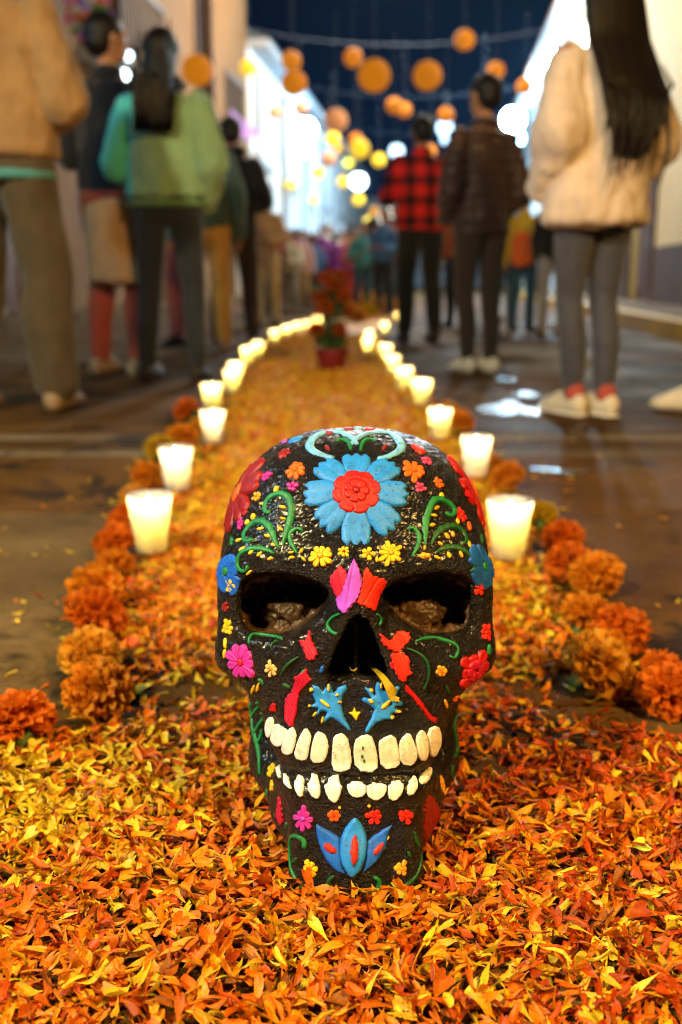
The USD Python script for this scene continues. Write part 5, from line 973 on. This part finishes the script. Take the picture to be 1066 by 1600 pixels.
def body_mesh(J, turn=0.0):
    P = hulls([((0, 0, .93), (.145, .10, .10)), ((0, 0, 1.12), (.125, .085, .10)), ((0, 0, 1.30), (.145, .095, .09)), ((0, -.01, 1.40), (.13, .075, .05))]) + hulls([((0, -.01, 1.40), .062), ((0, .0, 1.50), .053)])
    for k in 'lr':
        P += hulls([(J['sh' + k], .055), (J['el' + k], .042), (J['wr' + k], .028)]) + hand(J['wr' + k], J['ti' + k], -1 if k == 'l' else 1)
        P += hulls([(J['hip' + k], .088), (J['knee' + k], .055), (J['ank' + k], .038)]) + hulls([(J['ank' + k] - [0, .02, .045], .034), (J['ank' + k] + [0, .13, -.058], .024)])
    hd = [sph((0, .012, 1.625), (.074, .092, .098), 20), sph((0, .055, 1.565), (.052, .052, .052), 14)]
    hd += hulls([((0, .098, 1.635), .010), ((0, .122, 1.598), .014)], 8) + [sph((0, .098, 1.562), (.024, .012, .009), 8)]
    for s in (-1, 1): hd += [sph((s * .076, .0, 1.615), (.012, .020, .030), 10), sph((s * .031, .092, 1.640), (.015, .012, .011), 8), sph((s * .031, .094, 1.662), (.022, .010, .006), 8)]
    R = trimesh.transformations.rotation_matrix(turn, [0, 0, 1]); hd = [h.rotate([0, 0, math.degrees(turn)]) for h in hd]
    return meld(P + hd, .02, 5)
def jacket_mesh(J, hem, bulk, flare=1.0, hood=False, sleeve=1.0, collar=.05):
    b = bulk; P = hulls([((0, -.005, 1.395), (.150 * min(b, 1.06), .085 * b, .045)), ((0, 0, 1.27), (.172 * min(b, 1.12), .122 * b, .09)), ((0, 0, 1.08), (.172 * b, .122 * b, .09)), ((0, 0, hem + .05), (.175 * b * flare, .128 * b * flare, .035))])
    P += hulls([((0, -.01, 1.41), (.10, .075, .05)), ((0, 0, 1.47 + collar * .3), (.068, .066, .02))])
    for k in 'lr':
        wv = J['wr' + k]; P += hulls([(J['sh' + k] - [0, 0, .01], .064 * min(b, 1.1)), (J['el' + k], .070 * b * sleeve), (wv, .050 * b * sleeve)])
    if hood: P += hulls([((-.075, -.07, 1.47), (.05, .05, .045)), ((0, -.10, 1.45), (.07, .05, .06)), ((.075, -.07, 1.47), (.05, .05, .045))])
    return P
def folds(t, amp, fx=(7, 7, 3.2), seed=0, rib=None):
    v = t.vertices; n = t.vertex_normals; f_ = meshkit.fbm(v * fx * 1.3 + seed, 4, seed); d = amp * ((1 - np.abs(2 * f_ - 1) * 2.2) * .9 + (meshkit.fbm(v * 5 + seed, 2, seed + 3) - .5) * 1.2 - .45)
    if rib: d = d + rib(v)
    t.vertices = v + n * d[:, None]; return t
def trousers_mesh(J, loose, shorts=False):
    P = [MF.batch_hull([sph((0, 0, .96), (.158, .112, .07)), sph((-.075, -.012, .87), (.092, .105, .07)), sph((.075, -.012, .87), (.092, .105, .07))])]
    for k in 'lr':
        kn, an = J['knee' + k], J['ank' + k]
        L = [(J['hip' + k] - [0, 0, .02], (.096 + .012 * loose)), (J['hip' + k] * .45 + kn * .55, .074 + .026 * loose), (kn, .060 + .035 * loose)]
        if not shorts: L += [(kn * .55 + an * .45 - [0, .02, 0], .056 + .034 * loose), (an + [0, 0, .02], .040 + .042 * loose)]
        P += hulls(L)
    return P
def shoe_mesh(an): return meld([MF.batch_hull([sph(an + [0, -.045, -.035], (.038, .042, .05)), sph(an + [0, .02, -.01], (.036, .045, .045)), sph(an + [0, .145, -.055], (.043, .050, .028)), sph(an + [0, .06, -.045], (.044, .05, .035))])], .02, 4)
def hair_short(turn): return lambda: meld([sph((0, -.012, 1.652), (.086, .100, .090), 20), sph((0, -.045, 1.600), (.076, .066, .072), 16)], .018, 4, cut=MF.cube([.4, .2, .2], True).translate([0, .155, 1.56]))
def hair_long(tip, w=.10, seed=1, back=.05):
    def f():
        P = [sph((0, -.010, 1.650), (.092, .104, .094), 20)] + hulls([((0, -.045, 1.60), (w * .95, .070, .08)), ((0, -.085, 1.45), (w * 1.02, .050, .05)), ((0, -.115 - back, 1.28), (w, .040, .05)), ((.01, -.135 - back, (1.28 + tip) / 2), (w * .88, .032, .05)), ((.01, -.13 - back, tip + .05), (w * .60, .022, .04))])
        t = meld(P, .02, 4, cut=MF.cube([.5, .2, .24], True).translate([0, .155, 1.54])); r = np.random.default_rng(seed); S = [t]
        for k in range(46):
            x = r.uniform(-1, 1); e = tip + r.uniform(-.06, .16) * (1 if abs(x) < .7 else 2.2); top = 1.40 if abs(x) < .8 else 1.5
            S.append(tube([(x * w, -.085 + .02 * abs(x), top), (x * w * 1.08, -.155 - back, 1.24), (x * w * r.uniform(.85, 1.15) + r.normal(0, .008), -.165 - back, (1.2 + e) / 2), (x * w * r.uniform(.7, 1.2) + r.normal(0, .015), -.15 - back, e)], [.009, .010, .009, .002], 6))
        return cat(S)
    return f
SKIN = simple('skin_brown', (.36, .17, .09), .5, var=.08); HAIR = material('black_hair', {'tc': ('texture_coordinate', {}), 'm': ('mapping', {'scale': (60., 60., 2.)}), 'n': ('noise_texture', {'scale': 3., 'detail': 3.}), 'r': ('rgb_ramp', {'ramp': [(.3, (.003, .0022, .002)), (.7, (.013, .008, .006))]}), 'b': ('bump', {'strength': .8, 'distance': .004}), 'p': ('principled_bsdf', {'roughness': .45, 'specular_ior_level': .22})},
    [('tc.object', 'm.vector'), ('m.vector', 'n.vector'), ('n.fac', 'r.fac'), ('r.color', 'p.base_color'), ('n.fac', 'b.height'), ('b.normal', 'p.normal')], surface='p.BSDF')
CLOTH = {}
def cloth(name, c, rough=.85, sheen=.2, var=.2, bump=.005, scale=14, bscale=45.):
    if name not in CLOTH: CLOTH[name] = simple('cloth_' + name, c, rough, spec=.2, var=var, scale=scale, bump=bump, bscale=bscale, sheen=sheen)
    return CLOTH[name]
plaid = material('cloth_red_plaid', {'tc': ('texture_coordinate', {}), 'sx': ('separate_xyz', {}),
    'fx': ('math', {'math_type': 'multiply', 'value2': 6.6}), 'fz': ('math', {'math_type': 'multiply', 'value2': 6.6}), 'cx': ('math', {'math_type': 'fraction'}), 'cz': ('math', {'math_type': 'fraction'}),
    'lx': ('math', {'math_type': 'less_than', 'value2': .45}), 'lz': ('math', {'math_type': 'less_than', 'value2': .45}), 'sum': ('math', {'math_type': 'add'}), 'half': ('math', {'math_type': 'multiply', 'value2': .5}),
    'r': ('rgb_ramp', {'ramp': [(0, (.62, .018, .016)), (.5, (.20, .010, .010)), (1, (.012, .006, .006))]}), 'p': ('principled_bsdf', {'roughness': .85, 'specular_ior_level': .2})},
    [('tc.object', 'sx.vector'), ('sx.x', 'fx.value1'), ('sx.z', 'fz.value1'), ('fx.value', 'cx.value1'), ('fz.value', 'cz.value1'), ('cx.value', 'lx.value1'), ('cz.value', 'lz.value1'), ('lx.value', 'sum.value1'), ('lz.value', 'sum.value2'), ('sum.value', 'half.value1'), ('half.value', 'r.fac'), ('r.color', 'p.base_color')], surface='p.BSDF')
CACHE = {}
def person(loc, face, h, top, bottom, shoes, label, hem=.86, bulk=1.0, arms=('pocket', 'pocket'), hair='short', stance=.03, step=.0, loose=.3, shorts=False, hood=False, flare=1.0, sleeve=1.0, rib=None, amp=.014, seed=1, turn=0.0, tip=1.0, hw=.10, extra=None, hair_m=None, group=None, fine=True, collar=None):
    p = xform('person', (loc[0], loc[1], loc[2] if len(loc) > 2 else .0), face, scale=h / 1.72, label=label, cat='person', group=group)
    J = skeleton(*arms, stance, step, bulk); key = (arms, stance, step, bulk, round(turn, 2))
    def got(k, f):
        if k not in CACHE: CACHE[k] = f()
        return CACHE[k]
    obj('body', got(('b',) + key, lambda: body_mesh(J, turn)), SKIN, p, smooth=True)
    obj('jacket', got(('j', hem, hood, flare, sleeve, amp, seed, rib is None) + key, lambda: folds(meld(jacket_mesh(J, hem, bulk, flare, hood, sleeve), .02 if fine else .04, 6), amp, seed=seed, rib=rib)), top, p, smooth=True)
    if collar: obj('collar', got(('c',), lambda: meld(hulls([((-.07, .02, 1.475), (.045, .045, .035)), ((-.06, -.075, 1.47), (.05, .045, .05)), ((0, -.105, 1.45), (.065, .045, .07)), ((.06, -.075, 1.47), (.05, .045, .05)), ((.07, .02, 1.475), (.045, .045, .035))]), .02, 4)), collar, p, smooth=True)
    obj('shorts' if shorts else 'trousers', got(('t', loose, shorts, seed) + key, lambda: folds(meld(trousers_mesh(J, loose, shorts), .022 if fine else .045, 6), .004 + .010 * loose, seed=seed + 9)), bottom, p, smooth=True)
    for k in 'lr': obj('shoe', got(('s', k) + key, lambda: shoe_mesh(J['ank' + k])), shoes, p, smooth=True)
    if hair == 'long': obj('hair', got(('hl', tip, hw, seed), hair_long(tip, hw, seed)), hair_m or HAIR, p, smooth=True)
    elif hair: 
        hm = got(('hs',), hair_short(0)).copy(); hm.apply_transform(trimesh.transformations.rotation_matrix(turn, [0, 0, 1])); obj('hair', hm, hair_m or HAIR, p, smooth=True)
    if extra: extra(p, J)
    return p
def puffer_rib(v): return .024 * (np.abs(np.sin(v[:, 2] * 46)) ** .6 - .6)
def band_hem(m, z, rx, ry):
    def f(p, J): obj('hem', meld([MF.batch_hull([sph((0, 0, z), (rx, ry, .018), 24), sph((0, 0, z - .02), (rx, ry, .018), 24)])], .03, 3), m, p, smooth=True)
    return f
sh_white = cloth('cream_shoe', (.62, .55, .44), .6, 0); sh_dark = cloth('dark_shoe', (.03, .025, .022), .5, 0); sh_tan = cloth('tan_shoe', (.28, .19, .11), .6, 0)
denim = cloth('blue_black_denim', (.020, .026, .045), .75); black_c = cloth('black_fabric', (.010, .010, .012)); navy = cloth('navy_fabric', (.014, .022, .045)); brownblk = cloth('brown_black', (.030, .018, .012)); legg = cloth('grey_leggings', (.050, .052, .075), .55, .3)
# left group
person((ground(30, 645)[0] - .02, 3.85, 0), -8, 1.76, cloth('beige_fleece', (.27, .155, .062)), cloth('olive_brown_trousers', (.065, .045, .022)), sh_tan, 'person in a beige hooded sweatshirt and loose brown trousers at the left edge', hem=.87, bulk=1.22, loose=1.0, hood=True, stance=.07, step=-.03, arms=('hold', 'hold'), seed=3, amp=.018,
       extra=band_hem(cloth('teal_shirt', (.06, .22, .22)), .855, .205, .150))
def skirt(p, J): pass
bagm = cloth('tan_apron', (.42, .24, .10))
def apron(p, J): obj('apron', folds(meld(hulls([((.03, -.02, .84), (.165, .135, .05)), ((.04, -.02, .48), (.18, .15, .02))]), .025, 5), .016, seed=5), bagm, p, smooth=True)
person((ground(172, 590)[0] + .05, 5.25, 0), -22, 1.74, black_c, cloth('rust_trousers', (.30, .05, .022)), sh_tan, 'person in a black jacket with a tan wrap over rust red trousers', hem=.88, bulk=1.05, arms=('hold', 'hold'), loose=.25, turn=-.5, seed=4, extra=apron)
green_painted_light = material('green_fleece_painted_light', {'tc': ('texture_coordinate', {}), 'sx': ('separate_xyz', {}), 'n': ('noise_texture', {'scale': 14., 'detail': 4.}), 'lt': ('math', {'math_type': 'less_than', 'value2': -.145}), 'mx': ('mix_color', {'a': (.22, .38, .27), 'b': (.08, .50, .48)}), 'mr': ('map_range', {'to_min': .75, 'to_max': 1.25}), 'mu': ('mix_color', {'blend_type': 'multiply', 'fac': 1., 'use_clamp': False}), 'p': ('principled_bsdf', {'roughness': .9, 'specular_ior_level': .15, 'sheen_weight': .2})},  # teal side is cyan side light painted into the green fleece
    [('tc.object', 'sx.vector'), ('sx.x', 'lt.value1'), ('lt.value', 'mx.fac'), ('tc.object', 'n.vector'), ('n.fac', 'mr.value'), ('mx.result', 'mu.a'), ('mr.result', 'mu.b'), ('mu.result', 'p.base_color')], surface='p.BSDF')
person((ground(258, 600)[0] + .03, 4.95, 0), -6, 1.60, green_painted_light, denim, sh_dark, 'person in a green jacket with painted cyan sidelight, dark jeans and dark shoulder length hair', hem=.90, bulk=1.20, sleeve=1.08, arms=('hold', 'pocket'), hair='long', tip=1.41, hw=.086, stance=.05, loose=.05, seed=6, amp=.016, collar=black_c,
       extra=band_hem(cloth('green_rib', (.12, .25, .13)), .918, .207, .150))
person((at_depth(325, 500, 6.9)[0], 6.9, 0), 10, 1.58, cloth('dull_teal', (.05, .10, .11)), cloth('mustard_trousers', (.48, .27, .06)), sh_tan, 'person in mustard trousers mostly hidden behind the green jacket', loose=.3, seed=7, arms=('down', 'down'), fine=False)
person((at_depth(368, 500, 7.9)[0], 7.9, 0), -5, 1.66, black_c, brownblk, sh_dark, 'person in a dark hooded jacket left of the candles, farther back', hem=.80, bulk=1.10, hood=True, arms=('hold', 'hold'), loose=.35, stance=.06, seed=8)
person((at_depth(292, 500, 7.6)[0], 7.6, 0), 150, 1.50, cloth('maroon_knit', (.22, .02, .022)), cloth('dusty_red', (.28, .06, .05)), sh_dark, 'person in maroon seen between the legs of the green jacketed one', loose=.5, seed=9, arms=('down', 'hold'), fine=False)
person((at_depth(418, 500, 11.0)[0], 11.0, 0), 160, 1.40, cloth('camel_coat', (.42, .25, .12)), cloth('cream_trousers', (.50, .38, .18)), sh_dark, 'person in a camel coat facing us beyond the hooded dark figure', loose=.4, seed=10, arms=('hold', 'hold'), fine=False, hem=.75)
# right group
def phone(p, J): obj('phone', box((0, .36, 1.38), (.15, .012, .075)), black_c, p)
person((at_depth(655, 500, 8.1)[0], 8.1, 0), 12, 1.70, plaid, black_c, sh_dark, 'person in a red and black plaid shirt holding up a phone', hem=.84, bulk=1.12, arms=('phone', 'phone'), loose=.45, stance=.04, seed=11, extra=phone)
person((at_depth(746, 560, 5.45)[0], 5.45, 0), 24, 1.50, cloth('brown_puffer', (.040, .020, .016), .42, .1, var=.12), brownblk, sh_white, 'person in a dark brown puffer jacket, slim trousers and cream shoes', hem=.80, bulk=1.0, sleeve=1.0, arms=('pocket', 'pocket'), loose=.05, stance=-.02, step=.03, rib=puffer_rib, amp=.010, seed=12, turn=.15)
def socks(p, J):
    for k in 'lr':
        a = J['ank' + k]; obj('sock', meld(hulls([(a + [0, -.02, .0], .043), (a + [0, -.015, .022], .044)]), .02, 3), cloth('coral_sock', (.36, .07, .05)), p, smooth=True); obj('sole', meld([MF.batch_hull([sph(a + [0, -.05, -.076], (.040, .040, .009)), sph(a + [0, .15, -.076], (.046, .052, .009)), sph(a + [0, .06, -.076], (.046, .05, .009))])], .02, 2), cloth('shoe_sole', (.75, .72, .66), .6, 0), p, smooth=True)
person((ground(915, 655)[0] + .02, 3.72, 0), 26, 1.53, cloth('cream_sweater', (.62, .50, .43), .9, .4), legg, sh_white, 'person with long black hair in a cream sweater and grey leggings', hem=.74, bulk=1.28, flare=1.06, sleeve=1.18, arms=('pocket', 'pocket'), hair='long', tip=1.0, hw=.150, loose=.02, stance=-.035, step=.04, seed=13, amp=.022, extra=socks)
person((ground(1150, 650)[0], 3.85, 0), 62, 1.62, cloth('blue_jacket', (.03, .07, .16)), denim, sh_white, 'person at the right frame edge whose cream shoe points to the middle', stance=.03, step=.09, loose=.3, seed=14, arms=('back', 'back'), hem=.8)
def bag(p, J): 
    obj('bag', folds(meld([MF.batch_hull([sph((.05, -.20, 1.12), (.13, .07, .12)), sph((.05, -.19, .86), (.14, .08, .06))])], .03, 5), .01, seed=3), cloth('orange_bag', (.72, .13, .02), .6), p, smooth=True)
    obj('cap', meld([sph((0, 0, 1.68), (.098, .11, .075), 18)] + hulls([((-.05, .12, 1.67), (.03, .03, .01)), ((.05, .12, 1.67), (.03, .03, .01))]), .02, 4), cloth('yellow_knit', (.70, .46, .03)), p, smooth=True)
person((at_depth(815, 480, 9.8)[0], 9.8, 0), -30, 1.30, cloth('yellow_jacket', (.62, .42, .04)), cloth('blue_jeans', (.03, .08, .15)), sh_dark, 'person in a yellow jacket and cap with an orange bag, far right', loose=.4, seed=15, arms=('down', 'down'), extra=bag, fine=False, bulk=1.05)
person((at_depth(862, 480, 9.2)[0], 9.2, 0), 8, 1.30, black_c, cloth('light_grey_trousers', (.26, .26, .29)), sh_tan, 'person in a black top and light grey trousers behind the cream sweater', loose=.3, seed=16, arms=('pocket', 'pocket'), fine=False, hem=.8)
person((at_depth(715, 480, 10.6)[0], 10.6, 0), 20, 1.34, cloth('rust_top', (.40, .10, .03)), navy, sh_dark, 'person in a rust top half hidden behind the puffer jacket', loose=.4, seed=17, fine=False)
person((at_depth(787, 480, 12.4)[0], 12.4, 0), 200, 1.5, navy, cloth('blue_jeans', (.03, .08, .15)), sh_dark, 'person in navy between the puffer jacket and the yellow cap', loose=.4, seed=18, fine=False)
# crowd up the street
CR = [(436, 17.5, 1.30, 'cream_trousers', 'camel_coat', 'camel'), (463, 19.5, 1.42, 'maroon_knit', 'cream_trousers', 'maroon'), (482, 17.0, 1.24, 'maroon_knit', 'cream_trousers', 'dark red'), (505, 19.0, 1.45, 'purple_top', 'navy', 'purple'), (524, 16.5, 1.20, 'purple_top', 'red_trousers', 'violet'), (540, 18.0, 1.30, 'pink_top', 'navy', 'pink'),
      (556, 21.0, 1.45, 'pale_pink', 'navy', 'pale pink'), (575, 17.5, 1.45, 'navy', 'blue_jeans', 'navy'), (592, 19.5, 1.50, 'teal_top', 'navy', 'teal'), (610, 16.0, 1.40, 'navy', 'blue_jeans', 'dark blue'), (604, 23.0, 1.62, 'dark_red', 'navy', 'brick red'), (450, 24.0, 1.60, 'grey_top', 'navy', 'grey'), (535, 25.0, 1.60, 'grey_top', 'navy', 'pale grey'), (572, 26.0, 1.66, 'white_top', 'navy', 'white'), (495, 26.0, 1.62, 'white_top', 'navy', 'whitish')]
CC_ = dict(camel_coat=(.42, .25, .12), cream_trousers=(.50, .38, .20), maroon_knit=(.22, .02, .022), purple_top=(.16, .03, .30), red_trousers=(.5, .03, .03), pink_top=(.60, .12, .22), pale_pink=(.62, .40, .42), teal_top=(.05, .22, .26), blue_jeans=(.03, .08, .15), navy=(.014, .022, .045), dark_red=(.28, .03, .03), grey_top=(.25, .26, .28), white_top=(.6, .6, .58))
CR += [(408, 13.0, 1.28, 'cream_trousers', 'navy', 'cream and navy'), (425, 14.5, 1.22, 'dark_red', 'camel_coat', 'rust'), (455, 14.5, 1.15, 'white_top', 'grey_top', 'bright white'), (472, 15.0, 1.18, 'pale_pink', 'cream_trousers', 'blush'), (490, 15.5, 1.15, 'blue_top', 'navy', 'bright blue'), (552, 15.0, 1.20, 'pink_top', 'red_trousers', 'rose'),
       (566, 14.0, 1.25, 'teal_top', 'blue_jeans', 'dark teal'), (583, 14.5, 1.34, 'navy', 'navy', 'black'), (600, 13.5, 1.38, 'blue_top', 'navy', 'blue'), (618, 14.0, 1.45, 'dark_red', 'blue_jeans', 'dark red'), (548, 22.0, 1.66, 'camel_coat', 'navy', 'sand'), (516, 23.0, 1.64, 'white_top', 'navy', 'off white'), (586, 24.0, 1.72, 'yellow_top', 'navy', 'yellow'), (630, 19.0, 1.60, 'grey_top', 'navy', 'slate')]
CC_.update(blue_top=(.05, .16, .45), yellow_top=(.65, .42, .04))
wr = {}
for i, (px, y, h, a, b, nm) in enumerate(CR):
    where = ('left of the pot, far up the street' if px < 500 else 'straight above the pot, far up the street' if px < 545 else 'right of the pot, far up the street')
    person((at_depth(px, 470, y)[0], y, 0), [170, 20, 200, 185, 10, 150][i % 6], h, cloth(a, CC_[a]), cloth(b, CC_[b]), sh_dark, f'distant person in a {nm} top {where}', loose=.35, seed=20 + i % 2, arms=[('down', 'hold'), ('pocket', 'pocket'), ('hold', 'hold')][i % 3], fine=False, stance=.03)
